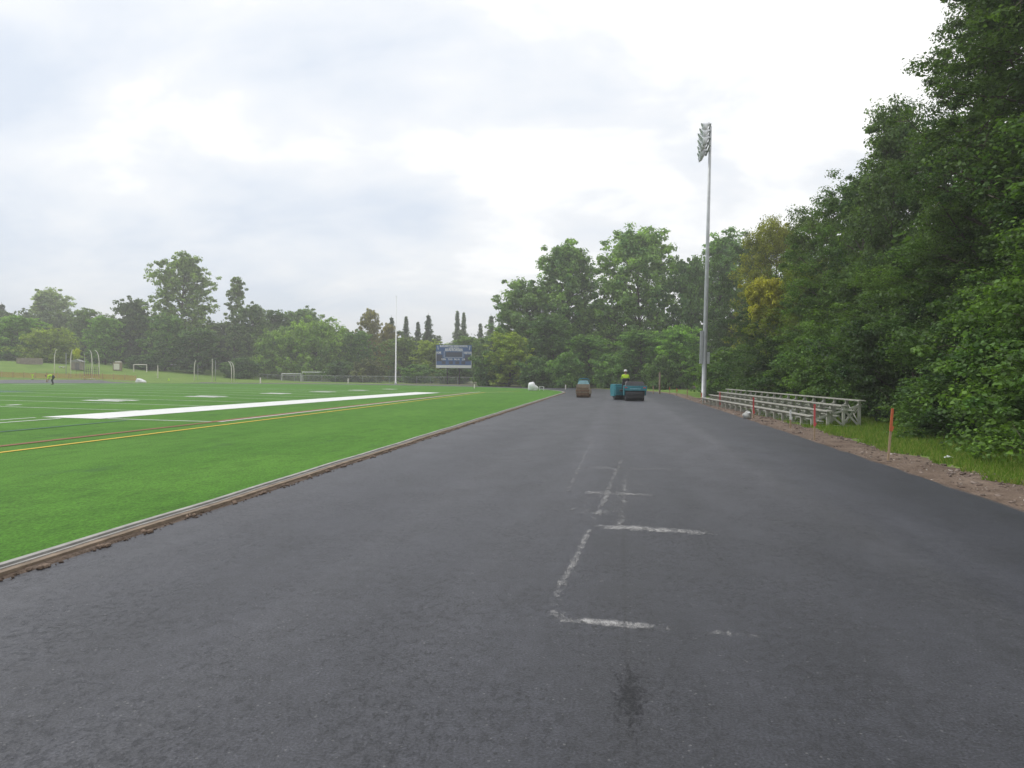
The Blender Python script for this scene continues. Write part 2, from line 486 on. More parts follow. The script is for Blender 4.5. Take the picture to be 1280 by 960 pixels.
# ------------------------------------------------------------------ mesh helpers
class MB:
    """collects shapes, then links them as ONE mesh object"""

    def __init__(s):
        s.v, s.f, s.mi, s.mats = [], [], [], []

    def _m(s, m):
        if m is None:
            return 0
        if m not in s.mats:
            s.mats.append(m)
        return s.mats.index(m)

    def add(s, vs, fs, m=None):
        o = len(s.v)
        s.v += [tuple(p) for p in vs]
        s.f += [tuple(i + o for i in f) for f in fs]
        s.mi += [s._m(m)] * len(fs)

    def box(s, c, d, m=None, rz=0, rx=0, ry=0, bev=0.0):
        """box with optionally chamfered vertical and horizontal edges"""
        bm = bmesh.new()
        bmesh.ops.create_cube(bm, size=1)
        bmesh.ops.scale(bm, vec=d, verts=bm.verts)
        if bev:
            bmesh.ops.bevel(bm, geom=list(bm.edges), offset=bev, segments=2, affect='EDGES', profile=0.6)
        mt = Matrix.Translation(c) @ Matrix.Rotation(rz, 4, 'Z') @ Matrix.Rotation(ry, 4, 'Y') @ Matrix.Rotation(rx, 4, 'X')
        bm.verts.index_update()
        s.add([mt @ v.co for v in bm.verts], [[v.index for v in f.verts] for f in bm.faces], m)
        bm.free()

    def tube(s, pts, rad, m=None, n=8, cap=True):
        pts = [Vector(p) for p in pts]
        if not isinstance(rad, (list, tuple)):
            rad = [rad] * len(pts)
        vs, fs = [], []
        prev = None
        for i, p in enumerate(pts):
            t = (pts[min(i + 1, len(pts) - 1)] - pts[max(i - 1, 0)]).normalized()
            a = prev if prev else (Vector((1, 0, 0)) if abs(t.x) < 0.8 else Vector((0, 1, 0)))
            a = (a - t * a.dot(t)).normalized()
            prev = a
            b = t.cross(a)
            for k in range(n):
                w = 2 * math.pi * (k + 0.5) / n
                vs.append(p + (a * math.cos(w) + b * math.sin(w)) * rad[i])
        for i in range(len(pts) - 1):
            for k in range(n):
                fs.append((i * n + k, i * n + (k + 1) % n, (i + 1) * n + (k + 1) % n, (i + 1) * n + k))
        if cap:
            fs.append(tuple(range(n))[::-1])
            fs.append(tuple((len(pts) - 1) * n + k for k in range(n)))
        s.add(vs, fs, m)

    def lathe(s, prof, m=None, n=20, mtx=None):
        """profile of (radius, height) turned round z"""
        vs, fs = [], []
        for r, z in prof:
            for k in range(n):
                w = 2 * math.pi * k / n
                p = Vector((r * math.cos(w), r * math.sin(w), z))
                vs.append(mtx @ p if mtx else p)
        for i in range(len(prof) - 1):
            for k in range(n):
                fs.append((i * n + k, i * n + (k + 1) % n, (i + 1) * n + (k + 1) % n, (i + 1) * n + k))
        s.add(vs, fs, m)

    def prism(s, poly, y0, y1, m=None, mtx=None):
        """polygon in xz pushed from y0 to y1"""
        n = len(poly)
        vs = [Vector((x, y0, z)) for x, z in poly] + [Vector((x, y1, z)) for x, z in poly]
        if mtx:
            vs = [mtx @ v for v in vs]
        fs = [tuple(range(n)), tuple(range(2 * n - 1, n - 1, -1))]
        fs += [(i + n, (i + 1) % n + n, (i + 1) % n, i) for i in range(n)]
        s.add(vs, fs, m)

    def lump(s, c, d, m=None, seed=0, amp=0.25, sub=2):
        bm = bmesh.new()
        bmesh.ops.create_icosphere(bm, subdivisions=sub, radius=0.5)
        rr = random.Random(seed)
        ph = [rr.uniform(0, 6) for _ in range(6)]
        for v in bm.verts:
            q = v.co
            k = 1 + amp * (math.sin(q.x * 7 + ph[0]) + math.sin(q.y * 8 + ph[1]) + math.sin(q.z * 9 + ph[2] + q.x * 5)) / 2
            v.co = q * k
            if v.co.z < -0.3:
                v.co.z = -0.3
        s.add([(c[0] + v.co.x * d[0], c[1] + v.co.y * d[1], c[2] + v.co.z * d[2]) for v in bm.verts],
              [[v.index for v in f.verts] for f in bm.faces], m)
        bm.free()

    def build(s, name, m=None, parent=None, smooth_=False):
        me = bpy.data.meshes.new(name)
        me.from_pydata(s.v, [], s.f)
        mats = s.mats or [m]
        if m is not None and s.mats:
            mats = s.mats
        for x in mats:
            me.materials.append(x)
        me.polygons.foreach_set('material_index', s.mi)
        if smooth_:
            me.polygons.foreach_set('use_smooth', [True] * len(me.polygons))
        me.update()
        return link(name, me, parent)


def link(name, me, parent=None):
    o = bpy.data.objects.new(name, me)
    COL.objects.link(o)
    if parent is not None:
        o.parent = parent
    return o


def empty(name, loc=(0, 0, 0), rz=0):
    o = bpy.data.objects.new(name, None)
    COL.objects.link(o)
    o.location = loc
    o.rotation_euler = (0, 0, rz)
    return o


def tag(o, label=None, cat=None, group=None, kind=None):
    if label:
        o['label'] = label
    if cat:
        o['category'] = cat
    if group:
        o['group'] = group
    if kind:
        o['kind'] = kind
    return o


def copy_tree(o, parent=None):
    c = o.copy()
    COL.objects.link(c)
    if parent is not None:
        c.parent = parent
    for ch in list(o.children):
        copy_tree(ch, c)
    return c


# ------------------------------------------------------------------ setting
def path(off, step_arc=48):
    """line at the given offset outward from the inner edge of the track"""
    r = RI + off
    pts = []
    ys = [-60 + i * (CY + 60) / 256 for i in range(256)]
    pts += [(CX + r + 0.012 * math.sin(y * 0.9) + 0.009 * math.sin(y * 2.3 + 1), y) for y in ys]
    for i in range(step_arc + 1):
        a = math.pi * i / step_arc
        pts.append((CX + r * math.cos(a), CY + r * math.sin(a)))
    pts += [(CX - r, y) for y in ys[::-1]]
    return pts


def ring(mb, offs, zf, m=None):
    rows = [path(o) for o in offs]
    n = len(rows[0])
    vs = []
    for o, row in zip(offs, rows):
        for i, (x, y) in enumerate(row):
            vs.append((x, y, zf(o, x, y)))
    fs = []
    for k in range(len(offs) - 1):
        for i in range(n - 1):
            fs.append((k * n + i, (k + 1) * n + i, (k + 1) * n + i + 1, k * n + i + 1))
    mb.add(vs, fs, m)


# the ground: one sheet to the horizon
xs = [-1200, -700, -400, -300] + [-250 + 6 * i for i in range(28)] + [-78, -60, -40, -20, -10, 0, 4] + \
     [4.4 + 0.2 * i for i in range(30)] + [11, 12, 14, 17, 20, 25, 32, 45, 70, 140, 300, 700, 1200]
ys = [-300, -120, -60, -20, -5] + [0.5 * i for i in range(120)] + [60 + 2 * i for i in range(30)] + [124, 132, 140, 160, 180, 220, 300, 450, 800, 1400]
b = MB()
vs = [(x, y, land_z(x, y)) for y in ys for x in xs]
nx = len(xs)
b.add(vs, [(j * nx + i, j * nx + i + 1, (j + 1) * nx + i + 1, (j + 1) * nx + i) for j in range(len(ys) - 1) for i in range(nx - 1)], M['land'])
tag(b.build('ground', smooth_=True), kind='structure')

b = MB()
ring(b, [0.0, 2.44, 4.88, 7.32, TW], lambda o, x, y: 0.38 * o / TW * smooth(-60, -80, x), M['asphalt'])
ring(b, [TW, TW + 0.04], lambda o, x, y: 0.38 * smooth(-60, -80, x) + (0.0 if o == TW else -0.07), M['asphalt'])
tag(b.build('running_track'), kind='structure')

b = MB()
ring(b, [TW - 0.13, TW - 0.03, TW + 0.06, TW + 0.3, TW + 0.7, TW + 1.1, TW + 1.6, TW + 2.1],
     lambda o, x, y: 0.38 * min(1, o / TW) * smooth(-60, -80, x) + (-0.02 if o < TW - 0.1 else (0.001 + 0.009 * hash2(x * 17, y * 7) if o < TW else -0.025 + 0.03 * smooth(TW, TW + 0.8, o)) + 0.02 * hash2(x * 4, y * 2.3) * (o > TW + 0.1) - 0.09 * smooth(TW + 1.3, TW + 2.1, o)), M['gravel'])
tag(b.build('gravel_verge', smooth_=True), kind='structure')

b = MB()
ring(b, [-0.24 - RI * t for t in [0, .02, .05, .1, .15, .2, .25, .3, .35, .4, .45, .5, .55, .6, .65, .7, .75, .8, .85, .9, .95, 0.9934]],
     lambda o, x, y: turf_z(x, y), M['turf'])
tag(b.build('turf_field', smooth_=True), kind='structure')

# kerb with a drain slot between turf and asphalt
b = MB()
for o0, o1, z, m in ((-0.25, -0.185, 0.055, 'concrete'), (-0.13, -0.105, 0.05, 'concrete'), (-0.105, -0.03, 0.042, 'timber')):
    ring(b, [o0, o0 + 0.001, o1 - 0.001, o1], lambda o, x, y, z=z, o0=o0, o1=o1: z if o0 < o < o1 else -0.05, M[m])
ring(b, [-0.19, -0.12], lambda o, x, y: 0.012, M['slot'])
tag(b.build('kerb'), kind='structure')

# crumbly soil left along the kerb, with clods
b = MB()
rr = random.Random(3)
ring(b, [-0.04, 0.01, 0.05], lambda o, x, y: 0.016 - 0.35 * max(0, o) + 0.014 * hash2(x * 9, y * 5) if o < 0.04 else -0.01, M['dirt'])
y = 4.0
while y < 50:
    w = rr.uniform(0.025, 0.045)
    for _ in range(3):
        b.lump((XI + rr.uniform(0.0, 0.07), y + rr.uniform(-0.10, 0.10), 0.014), (w * 1.3, w * rr.uniform(1.3, 2.4), 0.045), M['clod'], rr.random(), 0.3, 1)
    y += rr.uniform(0.55, 0.95)
for _ in range(700):
    y = 4 + 40 * rr.random() ** 1.6
    w = rr.uniform(0.008, 0.03)
    b.lump((XI + rr.uniform(-0.03, 0.1), y, 0.008), (w, w, w * 0.8), M['dirt'], rr.random(), 0.3, 1)
tag(b.build('loose_soil', smooth_=True), kind='stuff', label='crumbly brown soil and clods lying along the kerb beside the asphalt')

# painted lines of the field, each colour one sheet just above the turf


def strip(mb, pts, w, m, lift=0.008, dens=1.0):
    """line through world points, width w, draped on the turf"""
    P = []
    for i in range(len(pts) - 1):
        a, c = Vector(pts[i]), Vector(pts[i + 1])
        n = max(1, int((c - a).length / dens))
        P += [a.lerp(c, k / n) for k in range(n)]
    P.append(Vector(pts[-1]))
    vs, fs = [], []
    for i, p in enumerate(P):
        t = P[min(i + 1, len(P) - 1)] - P[max(i - 1, 0)]
        nrm = Vector((-t.y, t.x)).normalized() * (w / 2)
        for sgn in (-1, 1):
            q = Vector((p.x, p.y)) + nrm * sgn
            vs.append((q.x, q.y, turf_z(q.x, q.y) + lift))
    fs = [(2 * i, 2 * i + 1, 2 * i + 3, 2 * i + 2) for i in range(len(P) - 1)]
    mb.add(vs, fs, m)


def g2(u, v):
    p = ground(u, v, turf_z)
    return (p.x, p.y)


def patch(mb, x0, x1, y0, y1, m, lift=0.009, skew=0.0):
    nx_, ny_ = max(1, int(abs(x1 - x0) / 0.8)), max(1, int(abs(y1 - y0) / 1.0))
    vs = []
    for j in range(ny_ + 1):
        for i in range(nx_ + 1):
            x = x0 + (x1 - x0) * i / nx_
            y = y0 + (y1 - y0) * j / ny_
            x += skew * (y - y0)
            vs.append((x, y, turf_z(x, y) + lift))
    mb.add(vs, [(j * (nx_ + 1) + i, j * (nx_ + 1) + i + 1, (j + 1) * (nx_ + 1) + i + 1, (j + 1) * (nx_ + 1) + i)
                for j in range(ny_) for i in range(nx_)], m)


FIELD = []
b = MB()
wb = [g2(112, 524), g2(54, 519.8), g2(550, 490.5)]
XB0 = g2(400, 503.6)[0]
XB1 = 0.5 * (g2(400, 499.2)[0] + g2(56, 519.9)[0])
YB0 = g2(100, 523)[1]
YB1 = g2(550, 491)[1]
patch(b, -16.45, -18.55, YB0, YB1, M['line_white'], skew=0.044)
XT = g2(400, 513)[0]                       # inner thin touch line
YT = g2(254, 527)[1]
strip(b, [(XT, YT), (XT, YB1 + 6)], 0.12, M['line_white'], 0.010)
strip(b, [(XT, YT), (-16.3, YT)], 0.12, M['line_white'], 0.010)
strip(b, [(-17.6, YB0 - 0.3), (-17.9, 6)], 0.11, M['line_white'], 0.010)
strip(b, [(-18.5, YB0 - 0.3), (-18.8, 6)], 0.10, M['line_white'], 0.010)
# yard lines across the field
y = YB0 + 4.6
k = 0
while y < YB1:
    strip(b, [(XB1 - 0.05, y), (-66, y)], 0.10, M['line_white'], 0.012)
    y += 4.57
    k += 1
# painted figures, tall side across the field
for (u0, u1, v) in ((116, 187, 500.0), (240, 296, 495.2), (331, 373, 491.6), (391, 428, 489.5), (438, 467, 487.7), (480, 501, 486.4), (0, 12, 507), (22, 92, 480.6), (128, 160, 480.2)):
    a, c = g2(u0, v), g2(u1, v)
    for dy in (-0.55, 0.55):
        patch(b, a[0], c[0], a[1] + dy - 0.33, a[1] + dy + 0.33, M['line_white'], 0.014)
strip(b, [(XB0, YB1 + 0.1), (-66, YB1 + 0.1)], 0.12, M['line_white'], 0.013)
strip(b, [(XB0, YB1), (-9.5, YB1 + 7)], 0.12, M['line_white'], 0.013)
tag(b.build('white_field_marking'), kind='structure')
b = MB()
XY = g2(194, 542)[0]
strip(b, [(XY, 2), (XY, YB1 + 4), (XY + 2.2, YB1 + 12)], 0.13, M['line_yellow'], 0.011)
tag(b.build('yellow_field_marking'), kind='structure')
b = MB()
XR = g2(187, 536.8)[0]
strip(b, [(XR, 2), (XR, YT)], 0.20, M['line_red'], 0.011)
strip(b, [(XR - 0.05, YT), (XR - 0.05, YB1 + 3)], 0.30, M['line_red'], 0.011)
tag(b.build('red_field_marking'), kind='structure')
b = MB()
XD = g2(90, 532)[0]
strip(b, [(XD, 2), (XD, YT - 0.5)], 0.14, M['line_blue'], 0.011)
a, c = g2(0, 489.6), g2(52, 489.2)
patch(b, a[0] - 4, c[0], a[1] - 1.6, a[1] + 1.6, M['line_blue'], 0.012)
tag(b.build('blue_field_marking'), kind='structure')

# chalk dust on the asphalt: paving joints and set-out marks


def chalk(mb, att, pts, w, d0, d1, lift=0.004, nw=6, step=0.12):
    P = []
    for i in range(len(pts) - 1):
        a, c = Vector(pts[i]), Vector(pts[i + 1])
        n = max(1, int((c - a).length / step))
        P += [a.lerp(c, k / n) for k in range(n)]
    P.append(Vector(pts[-1]))
    o = len(mb.v)
    vs, fs = [], []
    for i, p in enumerate(P):
        t = P[min(i + 1, len(P) - 1)] - P[max(i - 1, 0)]
        nrm = Vector((-t.y, t.x)).normalized()
        f = i / (len(P) - 1)
        end = min(1, min(i, len(P) - 1 - i) / 2.0 + 0.15)
        for k in range(nw + 1):
            s = 2 * k / nw - 1
            q = Vector((p.x, p.y)) + nrm * (w / 2 * s)
            vs.append((q.x, q.y, lift))
            att.append(max(0, (d0 + (d1 - d0) * f) * (1 - s * s) * end))
    W = nw + 1
    fs = [(i * W + k, i * W + k + 1, (i + 1) * W + k + 1, (i + 1) * W + k) for i in range(len(P) - 1) for k in range(nw)]
    mb.add(vs, fs, M['chalk'])


def g0(u, v):
    p = ground(u, v)
    return (p.x, p.y)


b = MB()
att = []
for pts, w, d0, d1, lz in (
    ([(684, 768), (705, 775), (770, 780), (862, 788)], 0.20, 1.15, 0.9, 0.0040),
    ([(862, 788), (915, 793), (985, 800)], 0.18, 0.82, 0.58, 0.0043),
    ([(680, 772), (692, 766), (716, 775)], 0.24, 1.5, 1.3, 0.0046),
    ([(690, 764), (700, 735), (715, 708), (739, 658)], 0.12, 0.80, 0.78, 0.0049),
    ([(731, 658), (800, 661), (905, 668)], 0.42, 1.05, 0.85, 0.0052),
    ([(741, 655), (757, 622), (770, 590), (779, 572)], 0.15, 0.80, 0.6, 0.0055),
    ([(775, 660), (780, 622), (784, 585)], 0.18, 0.66, 0.55, 0.0058),
    ([(708, 615), (760, 617), (836, 620)], 0.52, 0.85, 0.6, 0.0061),
    ([(722, 585), (790, 586), (866, 588)], 0.7, 0.68, 0.55, 0.0064),
    ([(709, 616), (725, 582), (744, 543)], 0.16, 0.62, 0.5, 0.0067),
    ([(744, 543), (770, 535), (774, 560), (772, 585)], 0.20, 0.5, 0.45, 0.0070),
    ([(845, 738), (847, 718)], 0.12, 0.62, 0.6, 0.0076),
    ([(748, 740), (757, 712)], 0.08, 0.5, 0.5, 0.0079),
    ([(738, 648), (800, 600)], 1.3, 0.52, 0.5, 0.0082),
):
    chalk(b, att, [g0(*p) for p in pts], w, d0, d1, lz)
o = b.build('chalk_marking')
a_ = o.data.attributes.new('dust', 'FLOAT', 'POINT')
a_.data.foreach_set('value', att)
tag(o, kind='structure')


# ------------------------------------------------------------------ trees
def np_mesh(name, V, Fq, m):
    me = bpy.data.meshes.new(name)
    nv, nf = len(V), len(Fq)
    k = Fq.shape[1]
    me.vertices.add(nv)
    me.vertices.foreach_set('co', V.astype(np.float32).ravel())
    me.loops.add(nf * k)
    me.loops.foreach_set('vertex_index', Fq.astype(np.int32).ravel())
    me.polygons.add(nf)
    me.polygons.foreach_set('loop_start', np.arange(0, nf * k, k, dtype=np.int32))
    me.update(calc_edges=True)
    me.materials.append(m)
    return me


def leaves(rng, C, rc, n, ls, flat=0.65, droop=0.0):
    """leaf quads: n leaves round each clump centre C (k,3) of radius rc (k,)"""
    k = len(C)
    idx = np.repeat(np.arange(k), n)
    m = len(idx)
    d = rng.normal(size=(m, 3))
    d /= np.linalg.norm(d, axis=1)[:, None] + 1e-9
    r = rng.random(m) ** 0.5
    off = d * (r * rc[idx])[:, None] * np.array([1, 1, flat])
    if droop:
        off[:, 2] -= droop * rng.random(m) * rc[idx] * 2
    P = C[idx] + off
    nrm = d * 0.6 + np.array([0, 0, 0.55]) + rng.normal(size=(m, 3)) * 0.45
    nrm /= np.linalg.norm(nrm, axis=1)[:, None]
    ax = rng.normal(size=(m, 3)) + d * 0.5
    ax[:, 2] -= 0.35 + droop * 2.5
    ax -= nrm * (ax * nrm).sum(1)[:, None]
    ax /= np.linalg.norm(ax, axis=1)[:, None] + 1e-9
    bx = np.cross(nrm, ax)
    s = ls * (0.45 + 1.15 * rng.random(m) ** 1.3)[:, None]
    w = s * (0.36 if droop < 0.3 else 0.16)
    fold = nrm * s * 0.12
    V = np.empty((m, 4, 3))
    V[:, 0] = P - ax * s * 0.5
    V[:, 1] = P + bx * w + fold - ax * s * 0.05
    V[:, 2] = P + ax * s * 0.5 - nrm * s * 0.1
    V[:, 3] = P - bx * w + fold - ax * s * 0.05
    return V.reshape(-1, 3)


def profile_round(t):
    return math.sqrt(max(0.03, 1 - ((t - 0.42) / 0.60) ** 2))


def profile_cone(t):
    return max(0.06, (1 - t) ** 0.8 * 1.15 * (0.45 + 0.55 * min(1, t * 4)))


def profile_oval(t):
    return math.sqrt(max(0.02, 1 - ((t - 0.46) / 0.56) ** 2)) * (1.08 - 0.3 * t)


def tree_parts(seed, h, rad, base, prof, limbs, per_limb, n_leaf, ls, clump=0.2, droop=0.0, trunk_r=None, lean=0.0, gap=1.0):
    """clump centres + tubes of a tree standing at the origin"""
    rg = random.Random(seed)
    rng = np.random.default_rng(seed)
    tr = trunk_r or h * 0.014
    tubes = MB()
    top = h * 0.88
    ph1, ph2 = rg.uniform(0, 6), rg.uniform(0, 6)

    def trunk(z):
        t = z / h
        return Vector((math.sin(t * 4 + ph1) * 0.02 * h - math.sin(ph1) * 0.02 * h + lean * t * h, math.sin(t * 3.3 + ph2) * 0.02 * h - math.sin(ph2) * 0.02 * h, z))
    pts = [trunk(top * i / 9) for i in range(10)]
    tubes.tube(pts, [tr * (1.35 if i == 0 else 1) * (1 - 0.86 * i / 9) for i in range(10)], M['bark'], 8)
    C, RC = [], []
    az = rg.uniform(0, 6)
    q1, q2, q3 = rg.uniform(0, 6), rg.uniform(0, 6), rg.uniform(0, 6)
    for i in range(limbs):
        t = (i + rg.uniform(0.0, 1.0)) / limbs
        t = t ** 0.9
        az += 2.4 + rg.uniform(-0.6, 0.6)
        bump = 1 + 0.16 * math.sin(az * 2 + q1 + 4 * t) + 0.12 * math.sin(az * 3 + q2 - 7 * t) + 0.10 * math.sin(11 * t + q3 + az)
        ln = rad * prof(t) * bump * rg.uniform(0.80, 1.06)
        zt = h * (base + (1 - base) * t) * (1 if t < 0.8 else rg.uniform(0.95, 1.0))
        z = max(h * base * 0.8, min(top * 0.9, zt - ln * rg.uniform(0.35, 0.8) * (0.5 + 0.9 * t)))
        p0 = trunk(z)
        tip = Vector((p0.x + math.cos(az) * ln, p0.y + math.sin(az) * ln, zt))
        sag = ln * (rg.uniform(0.02, 0.12) - droop * 0.4)
        lp = []
        for k in range(5):
            s = k / 4
            q = p0.lerp(tip, s) + Vector((0, 0, sag * 4 * s * (1 - s))) + Vector((rg.uniform(-1, 1), rg.uniform(-1, 1), rg.uniform(-1, 1))) * ln * 0.05 * s
            lp.append(q)
        r0 = max(0.025, tr * 0.40 * (1 - 0.6 * t))
        tubes.tube(lp, [r0 * (1 - 0.8 * k / 4) for k in range(5)], M['bark'], 5, False)
        for k in range(per_limb):
            s = (0.25 + 0.75 * (k + rg.random()) / per_limb) ** 0.8
            j = min(3, int(s * 4))
            q = lp[j].lerp(lp[j + 1], min(1.08, s * 4 - j))
            side = Vector((rg.gauss(0, 1), rg.gauss(0, 1), rg.gauss(0, 0.8))) * rad * 0.13
            c = q + side
            if k % 2 == 0:
                tubes.tube([q, c], [r0 * 0.3, r0 * 0.1], M['bark'], 4, False)
            C.append(c)
            RC.append(rad * clump * rg.choice((0.45, 0.7, 0.9, 1.25)) * rg.uniform(0.85, 1.15))
    C = np.array([tuple(c) for c in C])
    RC = np.array(RC)
    C[:, 2] = np.maximum(C[:, 2], RC * 0.5)
    V = leaves(rng, C, RC, n_leaf, ls, 0.62, droop)
    V[:, 2] = np.maximum(V[:, 2], 0.0)
    return tubes, V


PROTO = {}


def proto(key, *a, **k):
    tubes, V = tree_parts(*a, **k)
    Fq = np.arange(len(V)).reshape(-1, 4)
    me = bpy.data.meshes.new('trunk')
    me.from_pydata(tubes.v, [], tubes.f)
    me.materials.append(M['bark'])
    me.polygons.foreach_set('use_smooth', [True] * len(me.polygons))
    PROTO[key] = (me, np_mesh('crown', V, Fq, M['leaf']), k.get('h', a[1]), a[2])


def conifer(key, seed, h, rad, ls=0.5):
    rg = random.Random(seed)
    rng = np.random.default_rng(seed)
    tubes = MB()
    tubes.tube([(0, 0, 0), (0, 0, h * 0.5), (0, 0, h * 0.99)], [h * 0.013, h * 0.009, 0.02], M['bark'], 7)
    C, RC = [], []
    z = h * 0.06
    while z < h * 0.97:
        t = z / h
        n = 7 if t < 0.7 else 5
        ln0 = rad * (1 - t) ** 0.85 + 0.10
        a0 = rg.uniform(0, 6)
        for i in range(n):
            a = a0 + 2 * math.pi * i / n + rg.uniform(-0.3, 0.3)
            ln = ln0 * rg.uniform(0.45, 1.25)
            e = Vector((math.cos(a) * ln, math.sin(a) * ln, rg.uniform(-0.45, 0.05) * ln))
            tubes.tube([(0, 0, z), Vector((0, 0, z)) + e], [0.04, 0.01], M['bark'], 4, False)
            m = max(1, int(ln / 0.5))
            for k in range(m):
                s = (k + 0.6) / m
                C.append((e.x * s, e.y * s, z + e.z * s))
                RC.append(0.32 + 0.28 * ln * (1 - s))
        z += h * 0.026 * rg.uniform(0.7, 1.3)
    C, RC = np.array(C), np.array(RC)
    V = leaves(rng, C, RC, 15, ls, 0.95, 0.2)
    V[:, 2] = np.maximum(V[:, 2], 0)
    me = bpy.data.meshes.new('trunk')
    me.from_pydata(tubes.v, [], tubes.f)
    me.materials.append(M['bark'])
    PROTO[key] = (me, np_mesh('crown', V, np.arange(len(V)).reshape(-1, 4), M['leaf']), h, rad)


# near kinds (small leaves), middle kinds and far kinds (coarser leaves)
proto('near_a', 11, 15.0, 4.6, 0.10, profile_oval, 52, 11, 130, 0.14, clump=0.17)
proto('near_b', 12, 15.0, 3.9, 0.08, profile_cone, 54, 11, 115, 0.135, clump=0.17)
proto('near_c', 13, 15.0, 4.6, 0.05, profile_round, 52, 11, 130, 0.14, clump=0.17)
proto('near_d', 14, 17.0, 4.4, 0.05, profile_oval, 62, 11, 125, 0.135, clump=0.16)
proto('near_e', 15, 24.0, 4.8, 0.04, profile_oval, 95, 12, 170, 0.115, clump=0.15)
proto('bush_a', 21, 3.2, 1.7, 0.03, profile_round, 26, 8, 90, 0.105, clump=0.24, trunk_r=0.05)
proto('bush_b', 22, 4.5, 2.3, 0.03, profile_round, 32, 9, 120, 0.105, clump=0.21, trunk_r=0.06)
proto('mid_a', 31, 20.0, 6.0, 0.10, profile_round, 58, 14, 56, 0.34, clump=0.15)
proto('mid_b', 32, 20.0, 5.0, 0.08, profile_oval, 54, 13, 56, 0.34, clump=0.155)
proto('mid_c', 33, 16.0, 5.0, 0.05, profile_round, 50, 12, 58, 0.34, clump=0.165)
proto('far_a', 41, 16.0, 5.6, 0.05, profile_round, 50, 12, 36, 0.42, clump=0.14)
proto('far_b', 42, 16.0, 5.0, 0.07, profile_oval, 48, 11, 36, 0.42, clump=0.15)
proto('far_c', 43, 24.0, 7.6, 0.12, profile_oval, 64, 14, 36, 0.42, clump=0.105)
proto('willow', 44, 14.0, 6.0, 0.10, profile_round, 54, 10, 42, 0.55, clump=0.13, droop=0.5)
proto('slim', 45, 22.0, 3.0, 0.15, profile_oval, 44, 7, 36, 0.40, clump=0.20)
proto('hedge', 46, 4.0, 2.6, 0.02, profile_round, 30, 8, 60, 0.24, clump=0.21, trunk_r=0.06)
proto('high', 47, 9.0, 1.9, 0.66, profile_round, 26, 8, 80, 0.16, clump=0.24, trunk_r=0.09)
conifer('spruce_a', 51, 18, 3.4, 0.42)
conifer('spruce_b', 52, 18, 2.9, 0.42)

TN = [0]
LEAF = 2.25


def tree(kind, x, y, h, rad, col, label, cat='tree', name=None, group=None, rz=None):
    tm, cm, ph, pr = PROTO[kind]
    TN[0] += 1
    rg = random.Random(TN[0] * 77)
    if name is None:
        name = {'bush_a': 'shrub', 'bush_b': 'shrub', 'hedge': 'shrub', 'spruce_a': 'spruce_tree', 'spruce_b': 'spruce_tree', 'willow': 'willow_tree'}.get(kind, 'broadleaf_tree')
    r = empty(name, (x, y, land_z(x, y) - 0.03), rg.uniform(0, 6.28) if rz is None else rz)
    r.scale = (rad / pr, rad / pr, h / ph)
    t = link('trunk' if 'shrub' not in name else 'stem', tm, r)
    c = link('crown' if 'shrub' not in name else 'foliage', cm, r)
    c.color = (col[0] * LEAF, col[1] * LEAF * 1.02, col[2] * LEAF * 0.72, 1)
    tag(r, label, cat, group)
    return r


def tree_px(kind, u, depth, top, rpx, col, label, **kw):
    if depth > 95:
        col = tuple(c * (1.65 if depth > 130 else 1.85) for c in col)  # leaf colour lightened; track-end group most, with haze and glare painted in
    """tree whose top shows at image height top, crown rpx pixels wide either side"""
    x, y = at(u, depth)
    base = land_z(x, y)
    hz = 470 - (771 - u) * 0.0087
    h = H + (hz - top) * depth / F - base
    return tree(kind, x, y, h, rpx * depth / F, col, label, **kw)


def xz(u, x):
    k = -math.sin(YAW) + math.cos(YAW) * (u - 640) / F
    return x / k


DK = (0.030, 0.052, 0.022)
MG = (0.043, 0.075, 0.026)
LG = (0.062, 0.105, 0.030)
YG = (0.085, 0.105, 0.026)
YE = (0.20, 0.185, 0.035)
BR = (0.075, 0.068, 0.032)
GY = (0.050, 0.075, 0.040)

# the edge of the woods along the right of the track
for u, X, top, rm, kind, col, lab in (
    (1335, 12.6, -230, 4.7, 'near_e', (0.040, 0.066, 0.026), 'tallest tree at the right edge, its crown cut off by the top of the photo'),
    (1252, 12.2, -70, 2.8, 'near_e', (0.042, 0.068, 0.028), 'tall tree just left of the tallest right-edge tree, its tip above the frame'),
    (1560, 13.0, -60, 4.4, 'near_a', MG, 'dark green tree mostly outside the right edge of the view'),
    (1215, 15.5, 130, 3.8, 'near_c', DK, 'dark tree just behind and left of the tallest tree at the right edge'),
    (1120, 13.2, 116, 3.1, 'near_b', (0.050, 0.078, 0.036), 'pointed grey-green tree left of the tallest tree, with a tapering leader'),
    (1068, 13.0, 205, 3.6, 'near_d', MG, 'mid green tree left of the pointed tree, behind the near end of the bleachers'),
    (1022, 13.0, 255, 3.6, 'near_c', (0.050, 0.076, 0.026), 'round green tree behind the middle of the bleachers, right of the yellowing tree'),
    (972, 13.2, 268, 3.6, 'near_a', (0.115, 0.118, 0.026), 'yellow-green tree turning to autumn behind the far end of the bleachers'),
    (932, 14.0, 292, 4.0, 'near_c', DK, 'dark green tree directly right of the floodlight pole'),
    (897, 15.0, 285, 5.2, 'mid_b', MG, 'tall green tree behind the floodlight pole, its top level with the pole middle'),
):
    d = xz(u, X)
    tree_px(kind, u, d, top, rm * F / d, col, lab)

